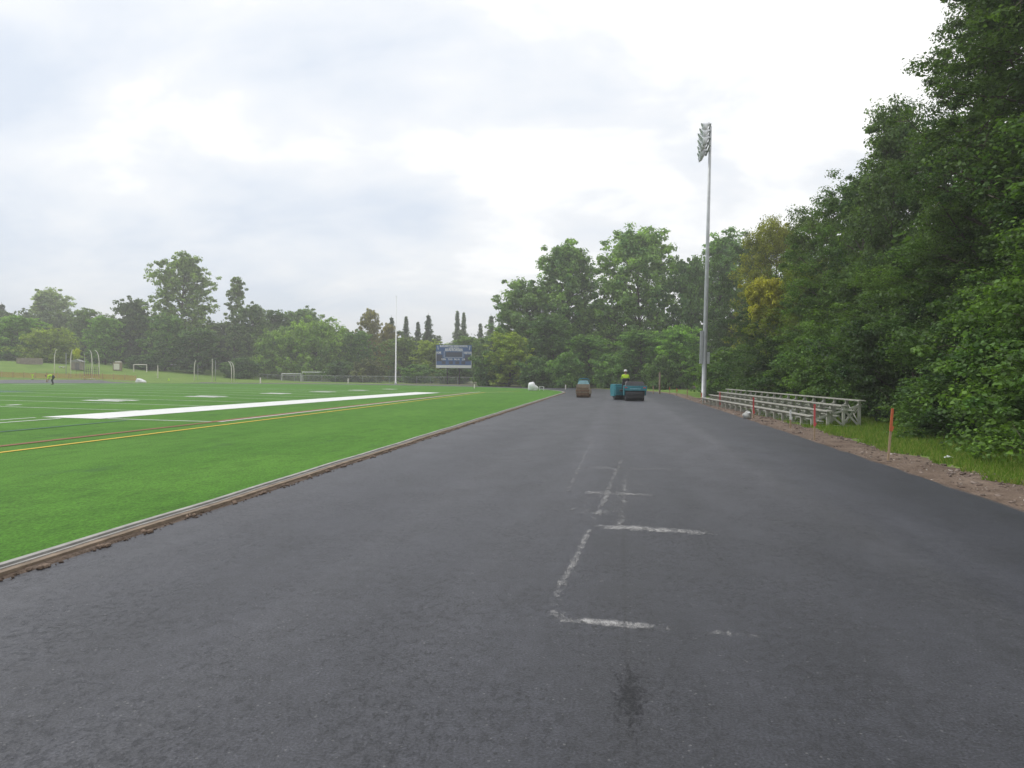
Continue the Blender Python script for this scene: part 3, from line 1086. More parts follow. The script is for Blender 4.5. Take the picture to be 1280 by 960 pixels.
# shrubs at the foot of the woods
bush_labels = [
    ('bush_b', 9.9, 14.6, 3.0, 2.0, LG, 'light green leafy shrub at the lower right edge beside the grass'),
    ('bush_a', 9.0, 12.2, 1.7, 1.3, MG, 'low dark shrub at the far right, nearest the camera'),
    ('bush_b', 9.9, 17.6, 3.6, 2.0, LG, 'large light green shrub leaning over the grass right of the nearest stake'),
    ('bush_a', 9.8, 20.3, 1.9, 1.5, MG, 'low rounded shrub behind the nearest orange-topped stake'),
    ('bush_b', 10.6, 22.5, 4.2, 2.2, MG, 'tall shrub behind and right of the near end of the bleachers'),
    ('bush_a', 9.7, 24.6, 1.5, 1.2, LG, 'small shrub in the grass right beside the near end of the bleachers'),
    ('bush_b', 10.4, 27.6, 4.6, 2.3, DK, 'dark shrub close behind the near end of the bleachers'),
    ('bush_b', 10.2, 31.5, 3.6, 2.2, MG, 'shrub behind the bleachers, second from their near end'),
    ('bush_b', 10.0, 35.6, 4.0, 2.2, LG, 'bright shrub behind the middle of the bleachers'),
    ('bush_b', 9.8, 40.0, 3.4, 2.2, MG, 'shrub behind the bleachers, between the bright shrub and the yellowing tree'),
    ('bush_b', 9.6, 44.8, 3.8, 2.3, DK, 'dark shrub behind the far end of the bleachers'),
    ('bush_b', 9.6, 50.0, 3.6, 2.3, MG, 'shrub directly right of the floodlight pole foot'),
    ('bush_b', 9.8, 56.0, 3.6, 2.4, MG, 'shrub just behind the floodlight pole foot'),
    ('hedge', 9.8, 63.0, 3.8, 2.8, LG, 'bright green shrub left of the floodlight pole foot'),
    ('hedge', 10.2, 70.0, 4.2, 3.0, MG, 'green shrub at the far end of the stakes, left of the floodlight pole'),
]
for kind, x, y, h, rad, col, lab in bush_labels:
    tree(kind, x - (0.75 if y < 21 else 0), y, h, rad * 1.1, col, lab, 'shrub')
# low boughs of the woods
for x, y, h, rad, col, lab in (
    (11.8, 19.6, 7.5, 3.2, LG, 'broad light green understorey tree below the tallest tree'),
    (11.8, 25.2, 7.0, 3.0, MG, 'understorey tree between the tallest tree and the pointed tree'),
    (11.4, 31.5, 6.6, 3.0, (0.055, 0.09, 0.028), 'understorey tree below the pointed tree, behind the near half of the bleachers'),
    (11.2, 38.0, 7.4, 3.0, (0.050, 0.085, 0.026), 'understorey tree behind the middle of the bleachers'),
    (11.2, 45.5, 8.4, 3.0, YG, 'yellowish understorey tree below the yellowing tree'),
    (11.4, 55.0, 8.0, 3.4, DK, 'dark understorey tree right of the floodlight pole'),
    (12.0, 15.2, 7.0, 3.0, DK, 'dark understorey tree at the far right edge behind the shrubs'),
):
    tree('near_c', x, y, h, rad, col, lab)

# the yellow bough patch of the turning tree
d = xz(962, 9.2)
tree_px('high', 962, d, 342, 1.25 * F / d, YE, 'small tree with bright yellow autumn leaves in front of the yellow-green tree')

# trees behind the end of the straight
for kind, u, d, top, rpx, col, lab in (
    ('mid_a', 797, 112, 281, 60, (0.058, 0.088, 0.038), 'broad airy tree at the end of the track, right of the rounder twin'),
    ('mid_b', 712, 116, 296, 46, (0.050, 0.078, 0.036), 'tall tree at the end of the track, left of the broad airy tree'),
    ('mid_c', 657, 118, 346, 46, GY, 'lower grey-green tree stepping down to the scoreboard side of the tall pair'),
    ('mid_c', 862, 104, 318, 30, DK, 'dark tree just left of the floodlight pole'),
    ('mid_b', 752, 126, 372, 36, DK, 'dark tree filling the gap between the tall pair at the track end'),
    ('mid_c', 690, 108, 392, 36, DK, 'dark low tree below the left one of the tall pair'),
    ('mid_c', 636, 106, 414, 30, YG, 'rounded yellow-green tree just right of the scoreboard'),
    ('mid_c', 735, 104, 418, 36, MG, 'low green tree straight behind the small brown roller'),
    ('mid_c', 800, 100, 412, 40, MG, 'low green tree straight behind the teal roller'),
    ('mid_c', 850, 96, 405, 30, LG, 'low light green tree behind the tall pale post, left of the floodlight pole'),
    ('hedge', 612, 108, 440, 24, DK, 'dark shrub right beside the scoreboard'),
    ('hedge', 668, 100, 447, 22, DK, 'dark shrub behind the white covered pile'),
    ('hedge', 705, 98, 442, 22, MG, 'shrub left of the small brown roller, at the back of the track'),
    ('hedge', 760, 97, 444, 22, MG, 'shrub between the two rollers, at the back of the track'),
    ('hedge', 825, 92, 446, 20, LG, 'bright shrub behind the tall pale post'),
):
    tree_px(kind, u, d, top, rpx, col, lab, cat='shrub' if kind == 'hedge' else 'tree')

# the far tree line behind the field, left of the scoreboard
for kind, u, d, top, rpx, col, lab in (
    ('far_c', 229, 165, 315, 47, (0.066, 0.090, 0.040), 'tallest spreading tree of the far tree line, left of centre'),
    ('slim', 292, 168, 340, 15, (0.060, 0.080, 0.045), 'slender tree standing just right of the tallest spreading tree'),
    ('far_b', 66, 200, 361, 36, (0.085, 0.105, 0.075), 'pale hazy domed tree far behind, near the left edge'),
    ('far_a', 162, 165, 371, 27, (0.036, 0.052, 0.032), 'dark tree just left of the tallest spreading tree'),
    ('far_b', 108, 170, 385, 22, (0.050, 0.072, 0.036), 'green tree right of the pale hazy domed tree'),
    ('far_a', 132, 158, 394, 22, LG, 'light green tree between the dark tree and the curved posts'),
    ('far_a', 24, 150, 394, 34, LG, 'bright green bushy tree at the left edge of the far tree line'),
    ('willow', 64, 146, 408, 34, YG, 'drooping yellow-green tree behind the curved posts at left'),
    ('far_b', -30, 150, 388, 34, MG, 'tree cut by the left edge of the view'),
    ('far_a', 206, 152, 392, 26, MG, 'lower green tree in front of the tallest spreading tree'),
    ('far_b', 248, 150, 410, 28, DK, 'dark low tree at the foot of the tallest spreading tree'),
    ('far_a', 312, 158, 378, 26, (0.040, 0.058, 0.034), 'dark bluish tree right of the slender tree'),
    ('far_b', 345, 165, 388, 24, DK, 'dark tree behind the small white goal'),
    ('far_a', 378, 172, 383, 32, GY, 'grey-green round-topped tree behind the willow'),
    ('willow', 395, 150, 396, 48, (0.068, 0.102, 0.030), 'broad drooping willow behind the two white goals'),
    ('willow', 345, 152, 408, 28, (0.060, 0.092, 0.030), 'smaller willow left of the broad willow behind the goals'),
    ('far_b', 461, 160, 386, 16, BR, 'brownish autumn tree left of the tall white pole'),
    ('far_a', 445, 150, 412, 22, MG, 'green tree between the broad willow and the tall white pole'),
    ('far_b', 484, 152, 404, 14, (0.075, 0.062, 0.03), 'small rusty tree right beside the tall white pole'),
    ('far_a', 500, 145, 420, 26, (0.055, 0.075, 0.030), 'olive green tree right behind the tall white pole'),
    ('far_a', 540, 142, 424, 26, YG, 'yellow-green tree behind the left half of the scoreboard'),
    ('far_b', 580, 140, 420, 26, GY, 'grey-green tree behind the right half of the scoreboard'),
    ('far_a', 612, 135, 418, 24, GY, 'grey-green tree between the scoreboard and the trees at the track end'),
    ('spruce_a', 489, 172, 393, 17, (0.028, 0.042, 0.028), 'dark spruce just left of the tall white pole top'),
    ('spruce_b', 507, 172, 394, 14, (0.026, 0.040, 0.028), 'thin spruce just right of the tall white pole'),
    ('spruce_b', 522, 172, 401, 13, (0.026, 0.040, 0.028), 'shortest spruce of the trio right of the tall white pole'),
    ('spruce_a', 535, 168, 390, 19, (0.026, 0.040, 0.028), 'widest spruce of the trio right of the tall white pole'),
    ('spruce_b', 571, 180, 387, 13, (0.045, 0.060, 0.050), 'left spruce of the close pair above the scoreboard'),
    ('spruce_b', 579, 182, 389, 13, (0.045, 0.060, 0.050), 'right spruce of the close pair above the scoreboard'),
    ('spruce_a', 613, 175, 391, 19, (0.045, 0.060, 0.048), 'spruce at the foot of the trees at the track end, right of the scoreboard'),
    ('spruce_b', 600, 180, 403, 13, (0.045, 0.060, 0.048), 'small spruce between the scoreboard pair and the wider spruce'),
    ('spruce_a', 2, 190, 377, 20, (0.040, 0.050, 0.045), 'dark spruce tip at the extreme left edge of the view'),
    ('hedge', 300, 142, 448, 22, DK, 'dark shrub below the slender tree'),
    ('hedge', 425, 140, 452, 20, DK, 'dark shrub right of the large white goal'),
    ('hedge', 460, 138, 450, 20, (0.045, 0.05, 0.028), 'brownish shrub left of the tall white pole foot'),
    ('hedge', 520, 132, 456, 22, MG, 'green shrub between the tall white pole and the scoreboard'),
    ('hedge', 568, 130, 458, 22, DK, 'dark shrub below the scoreboard'),
    ('hedge', 180, 148, 445, 22, DK, 'dark shrub behind the small cream goal frame'),
):
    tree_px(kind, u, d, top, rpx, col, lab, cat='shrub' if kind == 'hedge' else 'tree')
x, y = at(95, 121)
tree('high', x, y, 4.7, 0.55, (0.26, 0.27, 0.015), 'little sapling with vivid yellow leaves among the curved posts', 'tree', 'sapling')

# the unbroken woods behind the front trees: one mass


def woods(name, spots, seed, lab, col, ls=0.6, n_leaf=34):
    VV = []
    off = 0
    rng = random.Random(seed)
    for i, (x, y, h, rad) in enumerate(spots):
        _, V = tree_parts(seed + i, h, rad, 0.03, profile_round, 30, 6, n_leaf, ls, clump=0.24)
        VV.append(V + np.array([x, y, land_z(x, y)]))
    V = np.concatenate(VV)
    o = link(name, np_mesh(name, V, np.arange(len(V)).reshape(-1, 4), M['leaf']))
    o.color = (col[0] * LEAF, col[1] * LEAF * 1.02, col[2] * LEAF * 0.72, 1)
    tag(o, lab, kind='stuff')
    return o


rr = random.Random(5)
sp = []
for y in range(8, 100, 7):
    sp.append((17.5 + rr.uniform(-1, 1.5), y + rr.uniform(-1.5, 1.5), rr.uniform(9.5, 11.5), 4.6))
    if y < 90:
        sp.append((25 + rr.uniform(-2, 2), y + rr.uniform(-2, 2), rr.uniform(9.5, 12), 5.2))
woods('woods', sp, 300, 'dark unbroken woods behind the front trees on the right', (0.026, 0.045, 0.020), 0.5, 42)
sp = []
for u in range(-60, 640, 26):
    d = 185 + rr.uniform(-8, 8)
    x, y = at(u, d)
    sp.append((x, y, rr.uniform(10, 12.5) - (1.5 if 470 < u < 620 else 0), 6.5))
for u in range(640, 900, 26):
    x, y = at(u, 132 + rr.uniform(-5, 5))
    sp.append((x, y, rr.uniform(8, 10.5), 5.0))
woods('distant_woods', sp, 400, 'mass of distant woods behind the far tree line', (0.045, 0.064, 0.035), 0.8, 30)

# grass blades and weeds along the right-hand verge
rng = np.random.default_rng(9)
n = 90000
gy = 2 + 49 * rng.random(n) ** 1.4
gx = 6.05 + 4.0 * rng.random(n) ** 1.1 + 0.25 * np.sin(gy * 1.3) + 0.2 * np.sin(gy * 3.1 + 1)
edge = rng.random(n)
gh = (0.05 + 0.10 * rng.random(n)) * np.where(gx > 8.0, 1.6, 1.0)
gz = np.array([land_z(a, c) for a, c in zip(gx, gy)])
keep = (gz > -0.02) & ~((gy > 26) & (gx < 7.2) & (edge < 0.8))
gx, gy, gz, gh = gx[keep], gy[keep], gz[keep], gh[keep]
n = len(gx)
a = rng.random(n) * 6.283
w = 0.008 + 0.010 * rng.random(n)
lean = rng.normal(size=(n, 2)) * gh[:, None] * 0.5
V = np.empty((n, 3, 3))
V[:, 0] = np.stack([gx - np.cos(a) * w, gy - np.sin(a) * w, gz - 0.01], 1)
V[:, 1] = np.stack([gx + np.cos(a) * w, gy + np.sin(a) * w, gz - 0.01], 1)
V[:, 2] = np.stack([gx + lean[:, 0], gy + lean[:, 1], gz + gh], 1)
o = link('grass', np_mesh('grass', V.reshape(-1, 3), np.arange(n * 3).reshape(-1, 3), M['grass']))
tag(o, 'bright green grass on the verge between the gravel and the shrubs', kind='stuff')

# loose stones on the gravel verge
bm = bmesh.new()
bmesh.ops.create_icosphere(bm, subdivisions=1, radius=1)
iv = np.array([tuple(v.co) for v in bm.verts])
ifc = np.array([[v.index for v in f.verts] for f in bm.faces])
bm.free()
n = 14000
sy = 1 + 57 * rng.random(n) ** 1.5
sx = XO + 0.08 + 1.35 * rng.random(n) ** 0.8
ss = 0.003 + 0.022 * rng.random(n) ** 14 + 0.006 * rng.random(n)
base = -0.035 + 0.035 * np.clip((sx - XO) / 0.8, 0, 1)
V = iv[None] * (1 + 0.3 * rng.normal(size=(n, len(iv), 1))) * (ss[:, None, None] * np.stack([1 + rng.random(n), 1 + rng.random(n), 0.7 + 0.3 * rng.random(n)], 1)[:, None, :])
V = V + np.stack([sx, sy, base + ss * 0.5], 1)[:, None, :]
Fi = (ifc[None] + (np.arange(n) * len(iv))[:, None, None]).reshape(-1, 3)
o = link('gravel_stones', np_mesh('gravel_stones', V.reshape(-1, 3), Fi, M['stone']))
tag(o, 'loose brown and pale stones strewn over the gravel verge', kind='stuff')


# ------------------------------------------------------------------ floodlight pole
def floodlight():
    p = ground(879.5, 500.5)
    x, y = p.x, p.y
    r = empty('floodlight_pole', (x, y, -0.03))
    r.rotation_euler = (0, R(0.75), 0)
    hgt = 18.85
    b = MB()
    b.lathe([(0.0, 0), (0.26, 0), (0.26, 0.04), (0.165, 0.05), (0.16, 3), (0.125, 10), (0.085, hgt), (0.0, hgt + 0.02)], M['galv'], 16)
    b.build('pole', parent=r, smooth_=True)
    b = MB()
    b.box((-0.24, -0.02, 3.68), (0.20, 0.24, 2.26), M['galv'], bev=0.02)
    o = b.build('ballast_cabinet', parent=r)
    b = MB()
    b.box((0.24, -0.02, 2.95), (0.19, 0.22, 0.80), M['galv'], bev=0.02)
    b.build('control_box', parent=r)
    for row in range(4):
        z = hgt - 0.25 - row * 0.46
        b = MB()
        b.box((-0.13, 0, z), (0.09, 2.5, 0.09), M['galv'], bev=0.01)
        b.box((-0.08, 0, z), (0.12, 0.24, 0.14), M['galv'], bev=0.01)
        arm = b.build('crossarm', parent=r)
        for k, dy in enumerate((-1.05, 0.0, 1.05) if row < 3 else (0.35, 1.05)):
            lamp = MB()
            mt = Matrix.Translation((-0.42, dy, z - 0.04)) @ Matrix.Rotation(R(-122), 4, 'Y')
            lamp.lathe([(0.0, -0.28), (0.10, -0.27), (0.13, -0.12), (0.20, 0.0), (0.29, 0.14), (0.31, 0.20), (0.30, 0.205), (0.27, 0.14), (0.0, 0.12)], M['alu'], 18, mt)
            # visor over the rim
            vs, fs = [], []
            nn = 12
            for i in range(nn + 1):
                w = R(-100 + 200 * i / nn)
                for rr_, zz in ((0.31, 0.19), (0.31, 0.19 + 0.24 * max(0.15, math.cos(w * 0.8)))):
                    vs.append(mt @ Vector((-rr_ * math.cos(w), rr_ * math.sin(w), zz)))
            lamp.add(vs, [(2 * i, 2 * i + 1, 2 * i + 3, 2 * i + 2) for i in range(nn)], M['alu'])
            lamp.tube([(-0.13, dy, z), (-0.30, dy, z - 0.02)], 0.035, M['galv'], 6)
            lo = lamp.build('lamp', parent=r, smooth_=True)
            g = MB()
            g.lathe([(0.0, 0.165), (0.2, 0.162), (0.272, 0.15)], M['glass'], 18, mt)
            g.build('lens', parent=lo, smooth_=True)
    tag(r, 'tall grey steel floodlight pole with stacked lamps facing the field, beside the track', 'floodlight')


floodlight()


# ------------------------------------------------------------------ bleachers
def bleachers():
    x0, y0 = 6.42, 25.5
    Lb = 20.8
    r = empty('bleachers', (x0, y0, -0.02), R(3.4))
    rows = [(0.0, 0.37), (0.5, 0.55), (1.0, 0.73), (1.5, 0.91)]
    for i, (dx, z) in enumerate(rows):
        b = MB()
        over = 0.35 if i in (1, 3) else 0.15
        b.box((dx, Lb / 2 - over / 2 + 0.2, z), (0.22, Lb + over, 0.04), M['bleach'], bev=0.008)
        b.build('seat_plank', parent=r)
    for i, (dx, z) in enumerate(rows[:-1]):
        b = MB()
        b.box((dx + 0.28, Lb / 2, z - 0.16), (0.11, Lb, 0.035), M['bleach_dark'], bev=0.006)
        b.build('foot_plank', parent=r)
    nf = 19
    for k in range(nf):
        y = 0.12 + (Lb - 0.24) * k / (nf - 1)
        b = MB()
        for dx, z in rows:
            b.box((dx, y, (z - 0.025) / 2), (0.085, 0.07, z - 0.025), M['bleach_dark'])
        b.box((0.75, y - 0.04, 0.06), (1.6, 0.025, 0.06), M['bleach_dark'])
        ang = math.atan2(0.51, 1.5)
        b.box((0.75, y - 0.045, 0.50), (1.58, 0.025, 0.06), M['bleach_dark'], ry=-ang)
        for (xa, za, xb, zb) in ((1.0, 0.10, 1.5, 0.80), (1.0, 0.62, 1.5, 0.08), (0.5, 0.5, 1.0, 0.08)):
            dl = math.hypot(xb - xa, zb - za)
            b.box(((xa + xb) / 2, y + 0.045, (za + zb) / 2), (dl, 0.03, 0.06), M['bleach_dark'], ry=-math.atan2(zb - za, xb - xa))
        b.build('support_frame', parent=r)
    for i in range(0, nf - 1, 4):
        b = MB()
        ya = 0.12 + (Lb - 0.24) * i / (nf - 1)
        yb = 0.12 + (Lb - 0.24) * (i + 1) / (nf - 1)
        b.tube([(1.54, ya, 0.08), (1.54, yb, 0.78)], 0.018, M['bleach_dark'], 6)
        b.tube([(1.56, ya, 0.78), (1.56, yb, 0.08)], 0.018, M['bleach_dark'], 6)
        b.build('rear_brace', parent=r)
    tag(r, 'long low weathered metal bleachers with four rows beside the gravel', 'bleachers')


bleachers()


# ------------------------------------------------------------------ stakes
def stake(u, vb, h, col, lean, label, name='survey_stake', w=0.04, group=None, frac=0.42, p=None):
    p = p or ground(u, vb)
    r = empty(name, (p[0], p[1], -0.03))
    b = MB()
    sh = Matrix(((1, 0, lean), (0, 1, 0.02), (0, 0, 1)))
    n0 = len(b.v)
    b.box((0, 0, h * (1 - frac) / 2), (w, w * 0.5, h * (1 - frac)), M['stake'])
    b.v = [tuple(sh @ Vector(q)) for q in b.v]
    b.build('stake_shaft', parent=r)
    t = MB()
    t.box((0, 0, h * (1 - frac / 2)), (w * 1.12, w * 0.62, h * frac), M[col])
    t.box((0.01, -0.02, h * (1 - frac) + 0.04), (w * 1.5, 0.01, 0.10), M[col], ry=0.3)
    t.v = [tuple(sh @ Vector(q)) for q in t.v]
    t.build('painted_tip', parent=r)
    tag(r, label, 'stake', group)


stake(1110, 575, 1.06, 'orange', 0.075, 'nearest wooden stake with orange top, leaning, on the gravel by the grass', w=0.04)
stake(1018, 549, 0.96, 'pink', 0.0, 'red-ribboned stake at the near end of the bleachers', w=0.04, frac=0.6)
stake(942, 522.5, 0.86, 'pink', -0.01, 'red-ribboned stake before the middle of the bleachers', w=0.05, frac=0.75)
stake(900, 509, 0.84, 'pink', -0.01, 'red-ribboned stake before the far end of the bleachers', w=0.05, frac=0.8)
stake(988, 535, 0.62, 'white', 0.0, 'short white-topped stake between two red-ribboned stakes before the bleachers', w=0.05, frac=0.5)
stake(876.5, 502, 0.62, 'orange', 0.03, 'short orange-topped stake right at the floodlight pole foot', w=0.07, frac=0.6)
stake(859, 497, 0.72, 'stake', 0.0, 'plain wooden stake just left of the floodlight pole', w=0.06)
stake(846, 494.5, 0.66, 'orange', 0.0, 'faded orange-topped stake left of the plain wooden stake', w=0.06)
stake(837, 492.5, 0.68, 'orange', 0.0, 'orange-topped stake right of the tall pale post', w=0.06)
stake(816.5, 492.5, 0.80, 'stake', 0.0, 'short pale wooden stake left of the tall pale post', w=0.07)


def post_px(u, vb, h, m, label, w=0.05, cat='post', name='marker_post', zf=None, group=None):
    p = ground(u, vb, zf)
    b = MB()
    b.lathe([(0, 0), (w * 1.15, 0), (w, 0.06), (w * 0.95, h - 0.03), (w * 0.7, h), (0, h)], M[m], 10)
    o = b.build(name, smooth_=True)
    o.location = (p.x, p.y, p.z - 0.02)
    tag(o, label, cat, group)
    return o


post_px(824.5, 492.5, 2.05, 'timber', 'tall pale post right of the teal roller, before the trees', 0.085)
post_px(707, 486.5, 0.55, 'cream', 'short pale post left of the small brown roller', 0.06)
post_px(325.5, 480.0, 1.0, 'cream', 'short pale post left of the small white goal', 0.09, zf=land_z)
post_px(435, 479.6, 0.9, 'cream', 'short pale post right of the large white goal', 0.09, zf=land_z)
post_px(593, 486, 0.55, 'cream', 'short pale peg right of the scoreboard posts', 0.06)

# pale lump of plastic dropped before the bleachers
p = ground(934, 523)
b = MB()
b.lump((0, 0, 0.12), (0.36, 0.32, 0.34), M['net'], 4, 0.18, 3)
b.lump((0.06, -0.04, 0.24), (0.2, 0.18, 0.10), M['plastic'], 8, 0.2, 2)
o = b.build('plastic_bag', smooth_=True)
o.location = (p.x, p.y, -0.02)
tag(o, 'grey and white plastic bag on the gravel before the bleachers', 'bag')
for u, v, s, lab in ((1186, 575, 0.10, 'larger white scrap of paper on the grass right of the nearest stake'), (1124, 548, 0.07, 'small pale scrap in the grass beside the nearest stake')):
    p = ground(u, v, land_z)
    b = MB()
    vs = [(-s, -s * .4, .05), (s * .2, -s * .6, .07), (s, -s * .2, .05), (s * .8, s * .5, .06), (-.1 * s, s * .4, .09), (-s * .8, s * .5, .05)]
    vs += [(a, c, e - 0.006) for a, c, e in vs]
    b.add(vs, [(0, 1, 4, 5), (1, 2, 3, 4), (11, 10, 7, 6), (10, 9, 8, 7)] + [(i + 6, (i + 1) % 6 + 6, (i + 1) % 6, i) for i in range(6)], M['plastic'])
    o = b.build('paper_scrap')
    o.location = (p.x, p.y, p.z)
    tag(o, lab, 'litter')


# ------------------------------------------------------------------ people
def skin_figure(edges, joints, name):
    """continuous body grown along a skeleton; joints: name -> (pos, radius)"""
    me = bpy.data.meshes.new(name)
    keys = list(joints)
    me.from_pydata([joints[k][0] for k in keys], [(keys.index(a), keys.index(c)) for a, c in edges], [])
    o = bpy.data.objects.new(name, me)
    COL.objects.link(o)
    md = o.modifiers.new('skin', 'SKIN')
    if not me.skin_vertices:
        bpy.context.view_layer.objects.active = o
    for i, k in enumerate(keys):
        sv = me.skin_vertices[0].data[i]
        rr_ = joints[k][1]
        sv.radius = (rr_, rr_) if isinstance(rr_, float) else rr_
        sv.use_root = (i == 0)
    md.use_smooth_shade = True
    sd = o.modifiers.new('sub', 'SUBSURF')
    sd.levels = 2
    sd.render_levels = 2
    dg = bpy.context.evaluated_depsgraph_get()
    ev = o.evaluated_get(dg)
    nm = bpy.data.meshes.new_from_object(ev, depsgraph=dg)
    bpy.data.objects.remove(o)
    return nm


def hand(mb, wrist, dr, curl, m):
    """palm and five fingers reaching along dr from the wrist"""
    w = Vector(wrist)
    d = Vector(dr).normalized()
    side = d.cross(Vector((0, 0, 1)))
    if side.length < 0.2:
        side = Vector((1, 0, 0))
    side.normalize()
    nrm = side.cross(d)
    mb.tube([w - d * 0.01, w + d * 0.05, w + d * 0.09], [0.028, 0.042, 0.036], m, 8)
    for k, ln in enumerate((0.072, 0.082, 0.078, 0.062)):
        s = side * (0.033 - 0.022 * k)
        a = w + d * 0.085 + s
        c = a + d * ln * 0.5 - nrm * ln * 0.25 * curl
        e = c + d * ln * 0.3 - nrm * ln * 0.5 * curl
        mb.tube([a, c, e], [0.010, 0.009, 0.007], m, 6)
    a = w + d * 0.03 + side * 0.035
    mb.tube([a, a + side * 0.03 + d * 0.03, a + side * 0.03 + d * 0.07 - nrm * 0.02], [0.013, 0.011, 0.008], m, 6)


def head(mb, c, d, up, m, hair):
    """head with brow, nose, ears, eyes and mouth; d = gaze direction"""
    c, d, up = Vector(c), Vector(d).normalized(), Vector(up).normalized()
    s = d.cross(up).normalized()
    up = s.cross(d)
    mt = Matrix(((s.x, d.x, up.x, c.x), (s.y, d.y, up.y, c.y), (s.z, d.z, up.z, c.z), (0, 0, 0, 1)))
    bm = bmesh.new()
    bmesh.ops.create_uvsphere(bm, u_segments=16, v_segments=12, radius=1)
    for v in bm.verts:
        x, y, z = v.co
        jaw = 1 - 0.28 * max(0, -z)
        v.co = Vector((x * 0.076 * jaw, y * 0.097 * (1 - 0.12 * max(0, -z)) + 0.012 * max(0, -z), z * 0.118))
    mb.add([mt @ v.co for v in bm.verts], [[v.index for v in f.verts] for f in bm.faces if True], m)
    bm.free()
    nose = [(-.012, .092, .012), (.012, .092, .012), (.017, .094, -.022), (-.017, .094, -.022), (0, .118, -.018)]
    mb.add([mt @ Vector(q) for q in nose], [(0, 1, 4), (1, 2, 4), (2, 3, 4), (3, 0, 4)], m)
    for sx in (-1, 1):
        mb.lathe([(0, 0), (.026, .004), (.022, .012), (0, .012)], m, 10, mt @ Matrix.Translation((sx * .074, -.005, 0)) @ Matrix.Rotation(R(90) * sx, 4, 'Y'))
        mb.box(mt @ Vector((sx * .03, .088, .018)), (.02, .014, .008), M['black'])
    mb.box(mt @ Vector((0, .092, -.052)), (.04, .012, .006), M['boots'])
    # short hair: shell over the back and top
    bm = bmesh.new()
    bmesh.ops.create_uvsphere(bm, u_segments=16, v_segments=12, radius=1)
    bmesh.ops.delete(bm, geom=[v for v in bm.verts if v.co.z < -0.15 or (v.co.y > 0.45 and v.co.z < 0.55)], context='VERTS')
    bm.verts.index_update()
    mb.add([mt @ Vector((v.co.x * .081, v.co.y * .101 - .004, v.co.z * .124)) for v in bm.verts], [[v.index for v in f.verts] for f in bm.faces], hair)
    bm.free()
    return mt


def person(name, loc, rz, J, E, cuts, label, hat=True):
    """J joints, E edges; cuts(center) -> material name"""
    r = empty(name, loc, rz)
    nm = skin_figure(E, J, 'body')
    used = []
    nm.materials.clear()
    for poly in nm.polygons:
        k = cuts(poly.center)
        if k not in used:
            used.append(k)
        poly.material_index = used.index(k)
    for k in used:
        nm.materials.append(M[k])
    # hands, head merged into the same body mesh
    b = MB()
    for side in ('l', 'r'):
        w = Vector(J['wrist_' + side][0])
        e = Vector(J['elbow_' + side][0])
        hand(b, w, w - e, 0.7, M['skin'])
    gaze = J['gaze'][0] if 'gaze' in J else (0, 1, 0)
    return r, nm, b


def finish_person(r, nm, b):
    extra = bpy.data.meshes.new('extra')
    extra.from_pydata(b.v, [], b.f)
    for m in b.mats:
        extra.materials.append(m)
    extra.polygons.foreach_set('material_index', b.mi)
    bm = bmesh.new()
    base_n = len(nm.materials)
    bm.from_mesh(nm)
    nf = len(bm.faces)
    bm.from_mesh(extra)
    bm.faces.ensure_lookup_table()
    for i in range(nf, len(bm.faces)):
        bm.faces[i].material_index += base_n
        bm.faces[i].smooth = True
    bm.to_mesh(nm)
    bm.free()
    for m in b.mats:
        nm.materials.append(m)
    bpy.data.meshes.remove(extra)
    return link('body', nm, r)


EDG = [('pelvis', 'waist'), ('waist', 'chest'), ('chest', 'neck'), ('neck', 'headbase'),
       ('chest', 'sh_l'), ('sh_l', 'elbow_l'), ('elbow_l', 'wrist_l'), ('chest', 'sh_r'), ('sh_r', 'elbow_r'), ('elbow_r', 'wrist_r'),
       ('pelvis', 'hip_l'), ('hip_l', 'knee_l'), ('knee_l', 'ankle_l'), ('ankle_l', 'toe_l'),
       ('pelvis', 'hip_r'), ('hip_r', 'knee_r'), ('knee_r', 'ankle_r'), ('ankle_r', 'toe_r')]


def hard_hat(mb, mt, m):
    mb.lathe([(0.0, 0.165), (0.05, 0.158), (0.09, 0.125), (0.108, 0.07), (0.112, 0.035), (0.135, 0.03), (0.135, 0.024), (0.1, 0.026)], m, 18, mt)
    mb.box(mt @ Vector((0, 0.13, 0.03)), (0.15, 0.07, 0.008), m)


